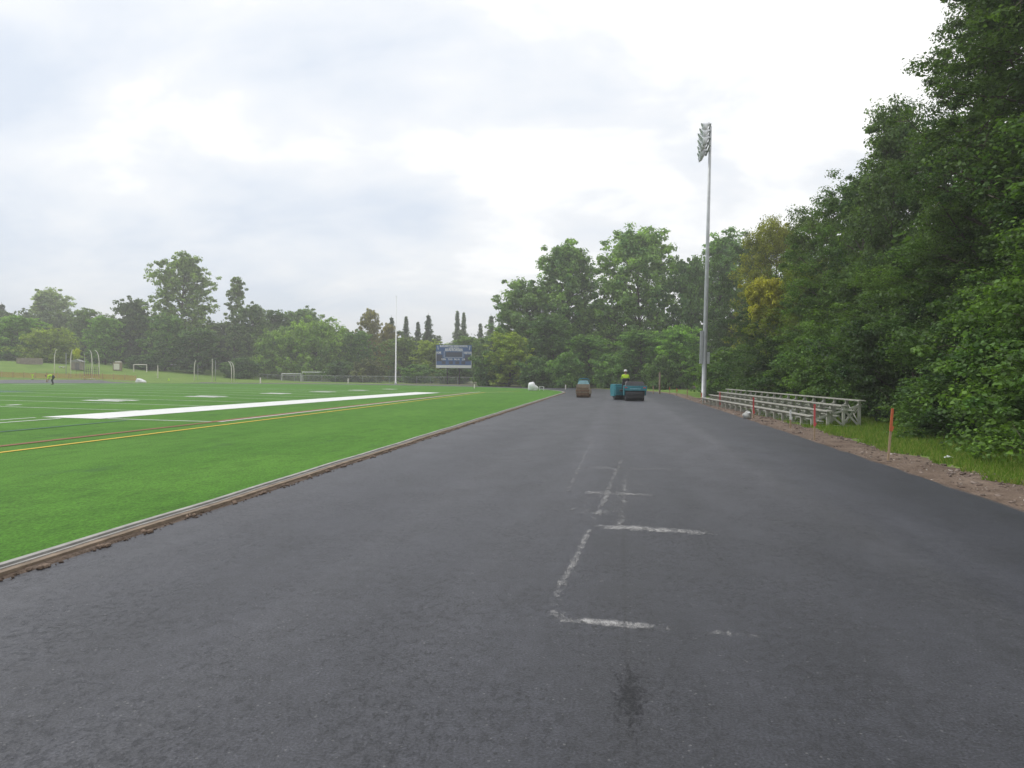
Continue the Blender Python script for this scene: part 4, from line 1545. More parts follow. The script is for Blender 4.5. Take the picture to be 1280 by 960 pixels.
def seated_operator(loc, rz):
    J = {
        'pelvis': ((0, 0, 0.10), 0.150), 'waist': ((0, 0.02, 0.30), 0.135), 'chest': ((0, 0.06, 0.52), (0.17, 0.13)), 'neck': ((0, 0.09, 0.66), 0.06), 'headbase': ((0, 0.10, 0.72), 0.058),
        'sh_l': ((-0.20, 0.06, 0.57), 0.068), 'elbow_l': ((-0.26, 0.20, 0.34), 0.05), 'wrist_l': ((-0.16, 0.42, 0.36), 0.034),
        'sh_r': ((0.20, 0.06, 0.57), 0.068), 'elbow_r': ((0.26, 0.20, 0.34), 0.05), 'wrist_r': ((0.16, 0.42, 0.36), 0.034),
        'hip_l': ((-0.10, 0.06, 0.08), 0.10), 'knee_l': ((-0.15, 0.46, 0.10), 0.068), 'ankle_l': ((-0.14, 0.50, -0.32), 0.045), 'toe_l': ((-0.15, 0.66, -0.37), 0.04),
        'hip_r': ((0.10, 0.06, 0.08), 0.10), 'knee_r': ((0.15, 0.46, 0.10), 0.068), 'ankle_r': ((0.14, 0.50, -0.32), 0.045), 'toe_r': ((0.15, 0.66, -0.37), 0.04),
    }

    def cuts(c):
        if c.z < -0.30:
            return 'boots'
        if c.z > 0.63 and abs(c.x) < 0.09:
            return 'skin'
        if c.y > 0.33 and c.z > 0.2:
            return 'skin'
        return 'hivis' if c.z > 0.24 else 'dark_cloth'
    r, nm, b = person('person', loc, rz, J, EDG, cuts, '')
    mt = head(b, (0, 0.125, 0.82), (0.1, 1, -0.08), (0, 0, 1), M['skin'], M['boots'])
    finish_person(r, nm, b)
    h = MB()
    hard_hat(h, mt, M['white'])
    h.build('hard_hat', parent=r, smooth_=True)
    tag(r, 'person in a hi-vis yellow shirt and white hard hat seated on the teal roller', 'person')


def stooping_worker(loc, rz):
    J = {
        'pelvis': ((0, -0.10, 0.88), 0.145), 'waist': ((0, 0.06, 0.98), 0.125), 'chest': ((0, 0.33, 0.98), (0.17, 0.13)), 'neck': ((0, 0.48, 0.95), 0.06), 'headbase': ((0, 0.54, 0.94), 0.058),
        'sh_l': ((-0.19, 0.36, 0.95), 0.066), 'elbow_l': ((-0.23, 0.42, 0.66), 0.048), 'wrist_l': ((-0.16, 0.52, 0.42), 0.034),
        'sh_r': ((0.19, 0.36, 0.95), 0.066), 'elbow_r': ((0.23, 0.42, 0.66), 0.048), 'wrist_r': ((0.16, 0.52, 0.42), 0.034),
        'hip_l': ((-0.10, -0.08, 0.84), 0.10), 'knee_l': ((-0.13, 0.06, 0.47), 0.068), 'ankle_l': ((-0.13, -0.06, 0.09), 0.046), 'toe_l': ((-0.14, 0.12, 0.045), 0.042),
        'hip_r': ((0.10, -0.08, 0.84), 0.10), 'knee_r': ((0.14, 0.10, 0.47), 0.068), 'ankle_r': ((0.15, -0.02, 0.09), 0.046), 'toe_r': ((0.17, 0.16, 0.045), 0.042),
    }

    def cuts(c):
        if c.z < 0.14:
            return 'boots'
        if c.y > 0.46 and c.z > 0.85 and abs(c.x) < 0.09:
            return 'skin'
        if c.y > 0.36 and c.z < 0.62:
            return 'skin'
        if c.y > 0.02 and c.z > 0.6:
            return 'hivis'
        return 'dark_cloth'
    r, nm, b = person('person', loc, rz, J, EDG, cuts, '')
    mt = head(b, (0, 0.63, 0.93), (0, 0.45, -1), (0, 1, 0.45), M['skin'], M['boots'])
    finish_person(r, nm, b)
    tag(r, 'person in hi-vis yellow shirt and dark trousers bending over, far left of the field', 'person')


p = ground(66, 481.0, turf_z)
stooping_worker((p.x, p.y, turf_z(p.x, p.y)), R(110))


# ------------------------------------------------------------------ rollers
def drum(mb, c, rad, w, m):
    mt = Matrix.Translation(c) @ Matrix.Rotation(R(90), 4, 'Y')
    mb.lathe([(0, -w / 2 + .05), (rad - .07, -w / 2 + .05), (rad - .05, -w / 2), (rad - .01, -w / 2), (rad, -w / 2 + .012), (rad, w / 2 - .012), (rad - .01, w / 2),
              (rad - .05, w / 2), (rad - .07, w / 2 - .05), (0, w / 2 - .05)], m, 28, mt)


def teal_roller():
    p = ground(793, 501.0)
    r = empty('road_roller', (p.x, p.y, 0.0), R(4))
    b = MB()
    drum(b, (0, 0, 0.43), 0.43, 1.22, M['steel_dark'])
    b.build('drum', parent=r, smooth_=True)
    b = MB()
    for s in (-1, 1):
        b.prism([(-0.30, 0.36), (0.36, 0.36), (0.50, 0.70), (0.50, 1.0), (-0.46, 1.0), (-0.46, 0.66)], -0.035, 0.035, M['teal'],
                Matrix.Translation((s * 0.68, 0, 0)) @ Matrix.Rotation(R(90), 4, 'Z'))
    b.box((0, -0.42, 0.83), (1.52, 0.16, 0.32), M['teal'], bev=0.03)
    b.box((0, 0.1, 0.95), (1.30, 0.95, 0.10), M['teal'], bev=0.02)
    fr = b.build('rear_frame', parent=r)
    for s in (-1, 1):
        t = MB()
        t.box((s * 0.60, -0.505, 0.88), (0.16, 0.02, 0.07), M['pink'], bev=0.004)
        t.build('tail_lamp', parent=fr)
    b = MB()
    b.box((0, -0.505, 0.80), (0.70, 0.016, 0.05), M['teal_pale'])
    b.build('pale_stripe', parent=fr)
    b = MB()
    b.prism([(-0.60, 1.0), (0.60, 1.0), (0.57, 1.22), (0.50, 1.27), (-0.50, 1.27), (-0.57, 1.22)], -0.38, 0.62, M['grey'])
    b.build('hood', parent=r)
    b = MB()
    b.box((0, -0.44, 0.36), (1.1, 0.03, 0.30), M['black'], bev=0.01)
    b.build('scraper_guard', parent=r)
    # front half, steered to the left
    b = MB()
    drum(b, (0, 0, 0), 0.42, 1.1, M['steel_dark'])
    fd = b.build('drum', parent=r, smooth_=True)
    fd.location = (-0.66, 2.35, 0.42)
    fd.rotation_euler = (0, 0, R(14))
    b = MB()
    for s in (-1, 1):
        b.prism([(-0.44, 0.25), (0.40, 0.25), (0.52, 0.66), (0.50, 1.02), (-0.48, 1.02), (-0.50, 0.62)], -0.05, 0.05, M['teal'],
                Matrix.Translation((s * 0.62, 0, 0)) @ Matrix.Rotation(R(90), 4, 'Z'))
    b.box((0, 0, 0.99), (1.24, 0.9, 0.16), M['teal'], bev=0.03)
    b.box((-0.05, -0.56, 0.62), (1.22, 0.12, 0.62), M['teal'], bev=0.03)
    ff = b.build('front_frame', parent=r)
    ff.location = (-0.66, 2.35, 0)
    ff.rotation_euler = (0, 0, R(14))
    b = MB()
    b.box((-0.35, 1.15, 0.66), (1.05, 0.95, 0.12), M['black'], bev=0.02)
    b.box((-0.3, 1.15, 0.50), (0.3, 1.4, 0.25), M['steel_dark'], bev=0.02)
    b.build('platform', parent=r)
    b = MB()
    b.box((-0.52, 0.92, 1.06), (0.46, 0.44, 0.12), M['black'], bev=0.04)
    b.box((-0.52, 0.72, 1.28), (0.44, 0.09, 0.42), M['black'], bev=0.04)
    b.box((-0.52, 0.92, 0.86), (0.3, 0.3, 0.30), M['steel_dark'])
    b.build('seat', parent=r)
    b = MB()
    b.tube([(-0.52, 1.62, 0.70), (-0.52, 1.40, 1.34)], 0.035, M['black'], 8)
    sc_ = b.build('steering_column', parent=r)
    b = MB()
    mt = Matrix.Translation((-0.52, 1.38, 1.37)) @ Matrix.Rotation(R(25), 4, 'X')
    ringp = [mt @ Vector((0.18 * math.cos(a), 0.18 * math.sin(a), 0)) for a in [2 * math.pi * i / 20 for i in range(21)]]
    b.tube(ringp, 0.015, M['black'], 6, False)
    for a in (0.5, 2.6, 4.7):
        b.tube([mt @ Vector((0, 0, 0)), mt @ Vector((0.18 * math.cos(a), 0.18 * math.sin(a), 0))], 0.01, M['black'], 5)
    b.build('steering_wheel', parent=sc_)
    tag(r, 'teal tandem road roller with black drums on the far asphalt, steered left', 'road roller')
    c = Matrix.Rotation(R(4), 3, 'Z') @ Vector((-0.52, 0.90, 0))
    seated_operator((p.x + c.x, p.y + c.y, 1.10), R(4))


teal_roller()


def brown_roller():
    p = ground(728.7, 496.8)
    r = empty('road_roller', (p.x, p.y, 0.0), R(-2))
    b = MB()
    drum(b, (0, 0, 0.33), 0.33, 0.94, M['rust'])
    b.build('drum', parent=r, smooth_=True)
    b = MB()
    drum(b, (0, 1.35, 0.33), 0.33, 0.94, M['rust'])
    b.build('drum', parent=r, smooth_=True)
    b = MB()
    b.box((0, -0.30, 0.52), (1.0, 0.10, 0.12), M['rust'], bev=0.015)
    b.box((0, -0.36, 0.40), (0.96, 0.02, 0.05), M['tan'])
    for s in (-1, 1):
        b.prism([(-0.34, 0.26), (1.7, 0.26), (1.7, 0.62), (-0.34, 0.62)], -0.02, 0.02, M['tan'], Matrix.Translation((s * 0.50, 0, 0)) @ Matrix.Rotation(R(90), 4, 'Z'))
    b.build('frame', parent=r)
    b = MB()
    b.prism([(-0.49, 0.60), (0.49, 0.60), (0.47, 0.96), (0.43, 1.0), (-0.43, 1.0), (-0.47, 0.96)], -0.30, 0.75, M['tan'])
    t = b.build('water_tank', parent=r)
    b = MB()
    b.box((0, -0.312, 0.70), (0.84, 0.02, 0.07), M['rust'], bev=0.004)
    b.build('spray_bar', parent=t)
    b = MB()
    b.prism([(-0.42, 1.0), (0.42, 1.0), (0.30, 1.24), (0.24, 1.28), (-0.24, 1.28), (-0.30, 1.24)], 0.0, 0.6, M['teal_pale'])
    b.build('cowl', parent=r)
    b = MB()
    b.box((0, 0.95, 0.95), (0.42, 0.4, 0.10), M['black'], bev=0.03)
    b.box((0, 1.16, 1.15), (0.42, 0.08, 0.34), M['black'], bev=0.03)
    b.build('seat', parent=r)
    b = MB()
    b.tube([(-0.40, 0.72, 0.95), (-0.40, 0.72, 1.28), (-0.30, 0.72, 1.40), (0.30, 0.72, 1.40), (0.40, 0.72, 1.28), (0.40, 0.72, 0.95)], 0.03, M['teal'], 8)
    b.build('roll_bar', parent=r)
    tag(r, 'small rusty brown roller with a pale teal cowl, left of the teal roller', 'road roller')


brown_roller()

# ------------------------------------------------------------------ white covered things


def covered_pile(u, v, w, h, seed, label, zf, name='covered_pile'):
    p = ground(u, v, zf)
    b = MB()
    b.lump((-0.12 * w, 0, h * 0.45), (w * 0.85, w * 0.8, h * 1.5), M['plastic'], seed, 0.16, 3)
    b.lump((0.25 * w, 0.05, h * 0.28), (w * 0.7, w * 0.7, h), M['plastic'], seed + 3, 0.18, 3)
    o = b.build(name, smooth_=True)
    o.location = (p.x, p.y, zf(p.x, p.y))
    tag(o, label, 'covered pile')


covered_pile(666, 488.2, 0.95, 0.80, 2, 'lumpy white plastic-covered pile at the far right corner of the turf', lambda x, y: turf_z(x, y) if inner_d(x, y) > 0 else 0.0)
covered_pile(176, 478.6, 1.25, 0.55, 5, 'low white plastic bundle on the far side of the field at left', lambda x, y: 0.03)
p = ground(677, 488.4)
b = MB()
b.box((0, 0, 0.40), (0.52, 0.22, 0.05), M['white'], bev=0.01)
for s in (-1, 1):
    b.box((s * 0.22, 0, 0.19), (0.05, 0.2, 0.38), M['white'])
b.box((0, 0, 0.14), (0.40, 0.04, 0.05), M['white'])
o = b.build('low_bench')
o.location = (p.x, p.y, 0.03)
tag(o, 'small low white bench right beside the white covered pile', 'bench')


# ------------------------------------------------------------------ scoreboard
def text_mesh(s, size, m, parent, loc, name='lettering', wide=None):
    cu = bpy.data.curves.new('lettering', 'FONT')
    cu.body = s
    cu.size = size
    cu.align_x = 'CENTER'
    cu.align_y = 'CENTER'
    cu.extrude = 0.01
    cu.offset = size * 0.035
    cu.resolution_u = 3
    t = bpy.data.objects.new('lettering', cu)
    COL.objects.link(t)
    dg = bpy.context.evaluated_depsgraph_get()
    me = bpy.data.meshes.new_from_object(t.evaluated_get(dg), depsgraph=dg)
    bpy.data.objects.remove(t)
    xs_ = [v.co.x for v in me.vertices]
    k = (wide / (max(xs_) - min(xs_))) if wide else 1
    for v in me.vertices:
        v.co = Vector((v.co.x * k, -v.co.z, v.co.y))
    me.materials.clear()
    me.materials.append(m)
    o = link(name, me, parent)
    o.location = loc
    return o


def scoreboard():
    d = 124.0
    x, y = at(567, d)
    z0 = land_z(x, y)
    r = empty('scoreboard', (x, y, z0), R(6))
    px = d / F
    W = 44.6 * px
    hz = 468.2
    zt = H + (hz - 431.3) * px - z0
    zb = H + (hz - 460.2) * px - z0
    hh = zt - zb
    for sx in (-0.18, 0.16):
        b = MB()
        b.box((sx * W, 0.16, zb / 2 + 0.25), (0.2, 0.16, zb + 0.5), M['black'])
        b.build('post', parent=r)
    b = MB()
    b.box((0, 0.02, (zt + zb) / 2), (W, 0.2, hh), M['navy'], bev=0.02)
    pn = b.build('panel', parent=r)
    f = -0.085

    def zz(t):
        return zt - hh * t

    b = MB()
    b.box((0, f - 0.012, zz(0.93)), (W * 0.995, 0.02, hh * 0.12), M['white'])
    b.build('sponsor_strip', parent=r)
    b = MB()
    b.box((-W / 2 + 0.03, f - 0.015, zz(0.58)), (0.06, 0.03, hh * 0.58), M['letter'])
    b.box((W / 2 - 0.03, f - 0.015, zz(0.58)), (0.06, 0.03, hh * 0.58), M['letter'])
    cx0, cx1 = -W * 0.27, W * 0.26
    for xx in (cx0, cx1):
        b.box((xx, f - 0.015, zz(0.40)), (0.045, 0.03, hh * 0.26), M['letter'])
    b.box(((cx0 + cx1) / 2, f - 0.013, zz(0.535)), (cx1 - cx0, 0.026, 0.04), M['letter'])
    for sx in (-1, 1):
        b.box((sx * W * 0.445, f - 0.015, zz(0.12)), (0.09, 0.03, hh * 0.16), M['letter'], ry=0.15 * sx)
    b.build('trim_line', parent=r)
    b = MB()
    b.box((0, f - 0.010, zz(0.41)), (W * 0.46, 0.016, hh * 0.20), M['display'])
    for sx in (-0.40, 0.395):
        b.box((sx * W, f - 0.010, zz(0.56)), (W * 0.17, 0.016, hh * 0.28), M['display'])
    for sx in (-0.28, -0.08, 0.10, 0.27):
        b.box((sx * W, f - 0.010, zz(0.76)), (W * 0.11, 0.016, hh * 0.13), M['display'])
    b.build('display', parent=r)
    yl = f - 0.03
    lm = M['letter']
    text_mesh('BURLINGTON HIGH SCHOOL', hh * 0.115, lm, r, (0, yl, zz(0.055)), wide=W * 0.78)
    text_mesh('HOME OF THE', hh * 0.07, lm, r, (0, yl, zz(0.135)), wide=W * 0.28)
    text_mesh('SEAHORSES', hh * 0.15, lm, r, (0, yl, zz(0.215)), wide=W * 0.50)
    text_mesh('HOME', hh * 0.13, lm, r, (-W * 0.42, yl, zz(0.34)), wide=W * 0.13)
    text_mesh('VISITOR', hh * 0.13, lm, r, (W * 0.385, yl, zz(0.34)), wide=W * 0.21)
    for s, sx, wd in (('DOWN', -0.285, 0.13), ('TO GO', -0.10, 0.13), ('BALL ON', 0.09, 0.15), ('QTR', 0.275, 0.09)):
        text_mesh(s, hh * 0.095, lm, r, (sx * W, yl, zz(0.62)), wide=wd * W)
    tag(r, 'navy blue scoreboard with white lettering on two dark posts behind the field', 'scoreboard')


scoreboard()

# ------------------------------------------------------------------ tall white pole
p = ground(494.6, 479.2, lambda x, y: 0.0)
d = 118.0
x, y = at(494.6, d)
r = empty('flagpole', (x, y, land_z(x, y)))
hp = H + (467.6 - 371) * d / F - land_z(x, y)
hm = H + (467.6 - 414) * d / F - land_z(x, y)
b = MB()
b.lathe([(0, 0), (0.17, 0), (0.17, 0.4), (0.115, 0.42), (0.105, hm), (0.055, hm + 0.02), (0.045, hp), (0, hp)], M['white'], 12)
b.build('pole', parent=r, smooth_=True)
b = MB()
b.box((0, 0, hm), (1.0, 0.05, 0.05), M['white'])
b.build('crosspiece', parent=r)
b = MB()
b.lathe([(0, -0.08), (0.06, -0.05), (0.08, 0), (0.06, 0.05), (0, 0.08)], M['white'], 10, Matrix.Translation((0, 0, hp + 0.07)))
b.build('finial', parent=r, smooth_=True)
tag(r, 'tall thin white pole standing behind the far end of the field', 'pole')


# ------------------------------------------------------------------ goals
def goal(u0, u1, vt, vb, d, label, depth_m=1.6, netted=True, m='white', name='football_goal'):
    px = d / F
    uc = (u0 + u1) / 2
    x, y = at(uc, d)
    z0 = land_z(x, y)
    hz = 470 - (771 - uc) * 0.0087
    W = (u1 - u0) * px
    h = H + (hz - vt) * px - z0
    r = empty(name, (x, y, z0), R(8 + 6))
    b = MB()
    b.tube([(-W / 2, 0, 0), (-W / 2, 0, h), (W / 2, 0, h), (W / 2, 0, 0)], 0.095, M[m], 8)
    b.build('goal_frame', parent=r)
    if netted:
        b = MB()
        for s in (-1, 1):
            b.tube([(s * W / 2, 0, h), (s * W / 2, depth_m * 0.5, h), (s * W / 2, depth_m, 0.03), (s * W / 2, 0, 0.03)], 0.035, M[m], 6)
        b.tube([(-W / 2, depth_m, 0.03), (W / 2, depth_m, 0.03)], 0.035, M[m], 6)
        b.build('back_stay', parent=r)
        b = MB()
        n = int(W / 0.16)
        q = 0.009
        for i in range(n + 1):
            xx = -W / 2 + W * i / n
            b.tube([(xx, depth_m * 0.5, h - 0.03), (xx, depth_m, 0.03)], q, M['net'], 3, False)
            b.tube([(xx, 0, h - 0.02), (xx, depth_m * 0.5, h - 0.03)], q, M['net'], 3, False)
        for i in range(13):
            t = i / 12
            b.tube([(-W / 2, depth_m * (0.5 + 0.5 * t), h * (1 - t)), (W / 2, depth_m * (0.5 + 0.5 * t), h * (1 - t))], q, M['net'], 3, False)
            for s in (-1, 1):
                b.tube([(s * W / 2, 0, h * (1 - t)), (s * W / 2, depth_m * (0.5 + 0.5 * t), h * (1 - t))], q, M['net'], 3, False)
        b.build('net', parent=r)
    tag(r, label, 'goal')


goal(378, 423, 465.3, 479, 142, 'large white football goal with net behind the field')
goal(352.5, 375.5, 467.2, 479, 142, 'smaller white football goal left of the large one', 1.2)
goal(167.5, 183, 455.8, 465, 140, 'bare cream goal frame on the grass bank at left', 1.2, False, 'cream')


# ------------------------------------------------------------------ curved posts
def curved_post(u, vt, vb, d, bend, label, m='cream', w=0.065, cat='post', group='curved posts of the throwing cages'):
    x, y = at(u, d)
    z0 = land_z(x, y)
    hz = 470 - (771 - u) * 0.0087
    h = H + (hz - vt) * d / F - z0
    pts = [(0, 0, 0), (0, 0, h * 0.55)]
    for i in range(1, 7):
        t = i / 6
        pts.append((bend * t * t, 0, h * (0.55 + 0.45 * math.sin(t * math.pi / 2 * 0.95) / math.sin(math.pi / 2 * 0.95))))
    b = MB()
    b.tube(pts, [w] * 2 + [w * (1 - 0.35 * i / 6) for i in range(1, 7)], M[m], 8)
    b.lathe([(0, 0), (w * 2, 0), (w * 2, 0.05), (w, 0.07)], M[m], 10)
    o = b.build('curved_post' if abs(bend) > 0.05 else 'cage_post', smooth_=True)
    o.location = (x, y, z0 - 0.02)
    tag(o, label, cat, group)


curved_post(68, 437, 468, 118, 0.42, 'leftmost curved cream post, at the left edge of the left cage')
curved_post(88.3, 437, 468, 118, 0.36, 'curved cream post beside the vivid yellow sapling')
curved_post(115, 438, 468, 118, -0.42, 'curved cream post of the left cage bending left, left one of its close pair')
curved_post(123.8, 438, 468, 119, -0.75, 'strongly curved cream post, right one of the close pair of the left cage')
curved_post(82.5, 441, 466, 122, 0.0, 'thin straight grey post between the curved posts of the left cage', 'galv', 0.06, 'post')
curved_post(105.5, 442, 466, 122, 0.0, 'thin straight grey post left of the curved pair of the left cage', 'galv', 0.05, 'post')
curved_post(242.8, 450.5, 477, 122, 0.30, 'curved cream post at the left of the right cage')
curved_post(265.3, 448.5, 477, 122, 0.0, 'straight cream post in the middle of the right cage', 'cream', 0.06)
curved_post(269.3, 450.5, 477, 124, 0.0, 'thin straight grey post just right of the middle post of the right cage', 'galv', 0.05)
curved_post(289.4, 452, 478, 122, -0.62, 'curved cream post of the right cage, left one of its close pair')
curved_post(292.4, 452, 478, 123, -0.75, 'curved cream post at the right end of the right cage')
curved_post(247.3, 455, 476, 125, 0.0, 'faint thin grey post near the left post of the right cage', 'galv', 0.04)
curved_post(197.2, 456.5, 472, 128, 0.0, 'plain pale post right of the bare cream goal frame', 'cream', 0.085, 'post', 'posts on the grass')


def place(o, u, d, rz=0.0, dz=0.0):
    x, y = at(u, d)
    o.location = (x, y, land_z(x, y) + dz)
    o.rotation_euler = (0, 0, rz)
    return o


# grey board fence, shed, rack and box on the bank
b = MB()
n = 28
for i in range(n):
    hgt = 1.15 + 0.06 * math.sin(i * 2.3)
    b.box((-2.2 + 4.4 * i / n + 0.07, 0, hgt / 2), (0.145, 0.03, hgt), M['fencewood'])
for z in (0.3, 0.9):
    b.box((0, 0.035, z), (4.4, 0.04, 0.09), M['fencewood'])
tag(place(b.build('board_fence'), 37, 132, R(15)), 'short run of weathered board fence on the bank at left', 'fence')
r = empty('equipment_shed')
place(r, 97, 132, R(20))
b = MB()
b.box((0, 0, 0.7), (1.9, 1.5, 1.4), M['fencewood'])
b.build('wall', parent=r)
b = MB()
b.prism([(-1.1, 1.4), (1.1, 1.4), (1.1, 1.46), (0, 1.85), (-1.1, 1.46)], -0.9, 0.9, M['roof'])
b.build('roof', parent=r)
b = MB()
b.box((0.2, -0.76, 0.6), (0.7, 0.03, 1.15), M['grey'])
b.build('door', parent=r)
tag(r, 'small weathered shed with a grey roof below the yellow sapling', 'shed')
r = empty('equipment_rack')
place(r, 114, 124, R(10))
b = MB()
for sx in (-1.0, -0.3, 0.4, 1.0):
    for sy in (-0.35, 0.35):
        b.box((sx, sy, 0.75), (0.06, 0.06, 1.5), M['grey'])
for z in (0.25, 0.7, 1.1):
    b.box((0, -0.35, z), (2.05, 0.05, 0.05), M['grey'])
    b.box((0, 0.35, z), (2.05, 0.05, 0.05), M['grey'])
b.build('rack_frame', parent=r)
b = MB()
b.box((0, 0, 1.5), (2.2, 0.9, 0.07), M['roof'])
b.build('shelf', parent=r)
tag(r, 'dark metal equipment rack behind the curved pair of cage posts', 'rack')
b = MB()
b.box((0, 0, 0.75), (1.35, 0.9, 1.5), M['tan'], bev=0.05)
b.box((0.1, 0, 1.6), (0.9, 0.8, 0.22), M['cream'], bev=0.05)
b.box((0, -0.46, 0.7), (1.0, 0.03, 1.1), M['cream'], bev=0.01)
tag(place(b.build('utility_box'), 147, 138, R(15)), 'squat tan utility box at the foot of the far trees', 'utility box')
b = MB()
b.box((0, 0, 0.16), (2.0, 0.5, 0.05), M['cream'], bev=0.01)
for sx in (-0.8, 0.8):
    b.box((sx, 0, 0.07), (0.08, 0.4, 0.14), M['cream'])
tag(place(b.build('low_platform'), 112, 112, R(5)), 'low pale plank lying before the left cage', 'plank')
b = MB()
b.box((0, 0, 0.28), (0.9, 0.5, 0.08), M['white'], bev=0.02)
for sx in (-0.35, 0.35):
    b.box((sx, 0, 0.12), (0.06, 0.4, 0.24), M['white'])
tag(place(b.build('low_bench'), 77, 132, R(5)), 'low white bench behind the left cage posts', 'bench')

# orange safety netting along the far side
r = empty('safety_fence')
b = MB()
fp = [at(-40 + i * 14, 109 + 0.018 * i * 14) for i in range(16)]
for i, (x, y) in enumerate(fp):
    z = land_z(x, y)
    posts = MB()
    posts.box((x, y, z + 0.5), (0.06, 0.06, 1.05), M['stake'])
    posts.build('fence_post', parent=r)
for i in range(len(fp) - 1):
    (xa, ya), (xb, yb) = fp[i], fp[i + 1]
    za, zb_ = land_z(xa, ya), land_z(xb, yb)
    for k in range(9):
        z = 0.15 + k * 0.085
        b.tube([(xa, ya, za + z), ((xa + xb) / 2, (ya + yb) / 2, (za + zb_) / 2 + z - 0.05), (xb, yb, zb_ + z)], 0.011, M['orange'], 4, False)
    for k in range(18):
        t = k / 18
        b.tube([(xa + (xb - xa) * t, ya + (yb - ya) * t, za + (zb_ - za) * t + 0.12), (xa + (xb - xa) * t, ya + (yb - ya) * t, za + (zb_ - za) * t + 0.85)], 0.010, M['orange'], 4, False)
b.build('orange_netting', parent=r)
tag(r, 'sagging orange plastic safety netting along the far side of the track at left', 'fence')

# cones and markers


def cone(u, d, h, label, m='hivis'):
    b = MB()
    b.box((0, 0, 0.015), (h * 0.75, h * 0.75, 0.03), M[m], bev=0.004)
    b.lathe([(h * 0.27, 0.03), (h * 0.05, h), (0, h)], M[m], 14)
    o = b.build('marker_cone')
    place(o, u, d)
    tag(o, label, 'cone')


cone(211, 118, 0.42, 'small yellow marker cone on the far grass, right of the white bundle')
b = MB()
b.tube([(0, 0, 0), (0, 0, 0.75)], 0.07, M['hivis'], 8)
b.box((0, 0, 0.68), (0.45, 0.06, 0.14), M['hivis'], bev=0.01)
b.lathe([(0, 0), (0.2, 0), (0.18, 0.06), (0.07, 0.08)], M['black'], 12)
tag(place(b.build('marker_sign'), 40.5, 106), 'yellow T-shaped marker left of the bending person', 'marker')

# chain-link fence in front of the far trees, between goals and track end
r = empty('chain_link_fence')
cp = [at(300 + i * 17, 145 - 0.075 * i * 17) for i in range(24)]
wire, posts = MB(), []
for i, (x, y) in enumerate(cp):
    z = land_z(x, y)
    pm = MB()
    pm.tube([(x, y, z - 0.05), (x, y, z + 1.2)], 0.03, M['galv'], 6)
    pm.build('fence_post', parent=r)
for i in range(len(cp) - 1):
    (xa, ya), (xb, yb) = cp[i], cp[i + 1]
    za, zb_ = land_z(xa, ya), land_z(xb, yb)
    wire.tube([(xa, ya, za + 1.18), (xb, yb, zb_ + 1.18)], 0.022, M['galv'], 5, False)
    nn = 24
    for k in range(nn):
        for sgn in (0, 1):
            t0, t1 = k / nn, (k + 2) / nn
            if t1 > 1:
                continue
            z0, z1 = (0.05, 1.16) if sgn else (1.16, 0.05)
            wire.tube([(xa + (xb - xa) * t0, ya + (yb - ya) * t0, za + z0), (xa + (xb - xa) * t1, ya + (yb - ya) * t1, za + z1)], 0.004, M['galv'], 3, False)
wire.build('wire_mesh', parent=r)
tag(r, 'low grey chain-link fence before the far trees, behind the goals and scoreboard', 'fence')

# ------------------------------------------------------------------ air
b = MB()
b.box((0, 420, 19.0), (2600, 2000, 42), None)
hz_m, nt, out = mat('haze_air')
pv = N(nt, 'ShaderNodeVolumePrincipled')
pv.inputs['Color'].default_value = (0.98, 0.98, 0.96, 1)
pv.inputs['Density'].default_value = 0.0013
pv.inputs['Anisotropy'].default_value = 0.25
L(nt, pv.outputs[0], out.inputs['Volume'])
hz_m.cycles.homogeneous_volume = True if hasattr(hz_m.cycles, 'homogeneous_volume') else True
HAZE = True
if HAZE:
    o = b.build('haze', hz_m)
    tag(o, kind='stuff')

# ------------------------------------------------------------------ sky and sun
w = bpy.data.worlds.new('World')
scn.world = w
w.use_nodes = True
nt = w.node_tree
nt.nodes.clear()
out = nt.nodes.new('ShaderNodeOutputWorld')
SUN_EL, SUN_AZ = R(48), R(-68)       # azimuth from +Y towards +X
sky = nt.nodes.new('ShaderNodeTexSky')
sky.sky_type = 'NISHITA'
sky.sun_disc = False
sky.sun_elevation = SUN_EL
sky.sun_rotation = SUN_AZ
bg1 = nt.nodes.new('ShaderNodeBackground')
bg1.inputs['Strength'].default_value = 0.10
L(nt, sky.outputs[0], bg1.inputs[0])
tc = nt.nodes.new('ShaderNodeTexCoord')
sp_ = nt.nodes.new('ShaderNodeSeparateXYZ')
L(nt, tc.outputs['Generated'], sp_.inputs[0])
zc = math_n(nt, 'ADD', math_n(nt, 'MAXIMUM', sp_.outputs[2], 0.0), 0.34)
cb = nt.nodes.new('ShaderNodeCombineXYZ')
L(nt, math_n(nt, 'DIVIDE', sp_.outputs[0], zc), cb.inputs[0])
L(nt, math_n(nt, 'DIVIDE', sp_.outputs[1], zc), cb.inputs[1])
mp = nt.nodes.new('ShaderNodeMapping')
mp.inputs['Location'].default_value = (3.1, 1.7, 0.4)
mp.inputs['Scale'].default_value = (0.85, 1.15, 1)
L(nt, cb.outputs[0], mp.inputs['Vector'])
n1 = noise(nt, mp.outputs[0], 2.3, 6, 0.52, 0.25)
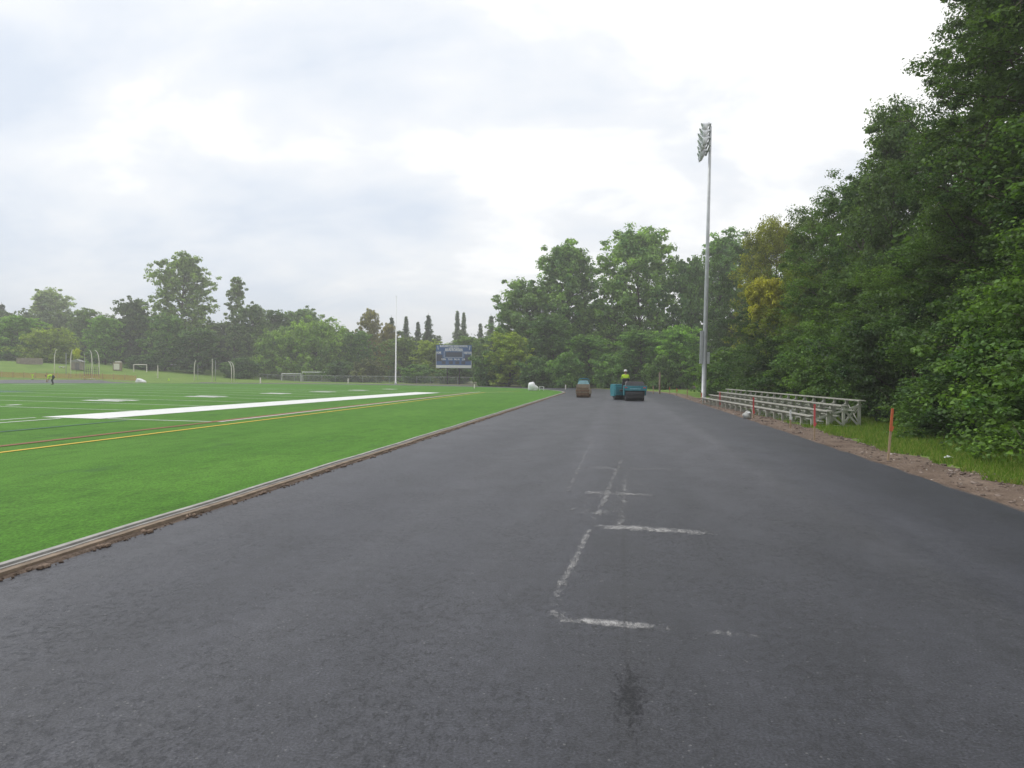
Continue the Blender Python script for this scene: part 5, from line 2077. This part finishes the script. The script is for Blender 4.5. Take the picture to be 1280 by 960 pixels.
# the overcast thins towards the left and lies brightest round the hidden sun
side = math_n(nt, 'MULTIPLY', math_n(nt, 'ADD', sp_.outputs[0], 0.15), 0.22)
dt = nt.nodes.new('ShaderNodeVectorMath')
dt.operation = 'DOT_PRODUCT'
L(nt, tc.outputs['Generated'], dt.inputs[0])
dt.inputs[1].default_value = (-0.02, 0.95, 0.30)
low = math_n(nt, 'MULTIPLY', math_n(nt, 'POWER', math_n(nt, 'MAXIMUM', dt.outputs['Value'], 0.0), 14.0), 0.10)
fac = math_n(nt, 'ADD', math_n(nt, 'ADD', n1, side), low)
cl = ramp(nt, fac, [(0.36, (0.63, 0.69, 0.78)), (0.46, (0.72, 0.76, 0.82)), (0.56, (0.80, 0.82, 0.85)), (0.68, (1.02, 1.015, 1.0))])
bg2 = nt.nodes.new('ShaderNodeBackground')
bg2.inputs['Strength'].default_value = 1.10
L(nt, cl, bg2.inputs[0])
mx = nt.nodes.new('ShaderNodeMixShader')
mx.inputs[0].default_value = 0.93
L(nt, bg1.outputs[0], mx.inputs[1])
L(nt, bg2.outputs[0], mx.inputs[2])
L(nt, mx.outputs[0], out.inputs[0])

sl = bpy.data.lights.new('sun', 'SUN')
sl.energy = 1.5
sl.angle = R(18)
sl.color = (1.0, 0.96, 0.90)
so = bpy.data.objects.new('sun', sl)
COL.objects.link(so)
dirv = Vector((math.sin(SUN_AZ) * math.cos(SUN_EL), math.cos(SUN_AZ) * math.cos(SUN_EL), math.sin(SUN_EL)))
so.rotation_euler = dirv.to_track_quat('Z', 'Y').to_euler()

scn.view_settings.view_transform = 'Standard'
scn.view_settings.look = 'None'
scn.view_settings.exposure = 0.22
scn.view_settings.gamma = 1.0
scn.view_settings.use_curve_mapping = False
c = scn.cycles
c.use_denoising = True
c.max_bounces = 5
c.diffuse_bounces = 3
c.glossy_bounces = 2
c.transmission_bounces = 2
c.transparent_max_bounces = 8
c.volume_bounces = 0
c.caustics_reflective = False
c.caustics_refractive = False
scn.render.filter_size = 1.55
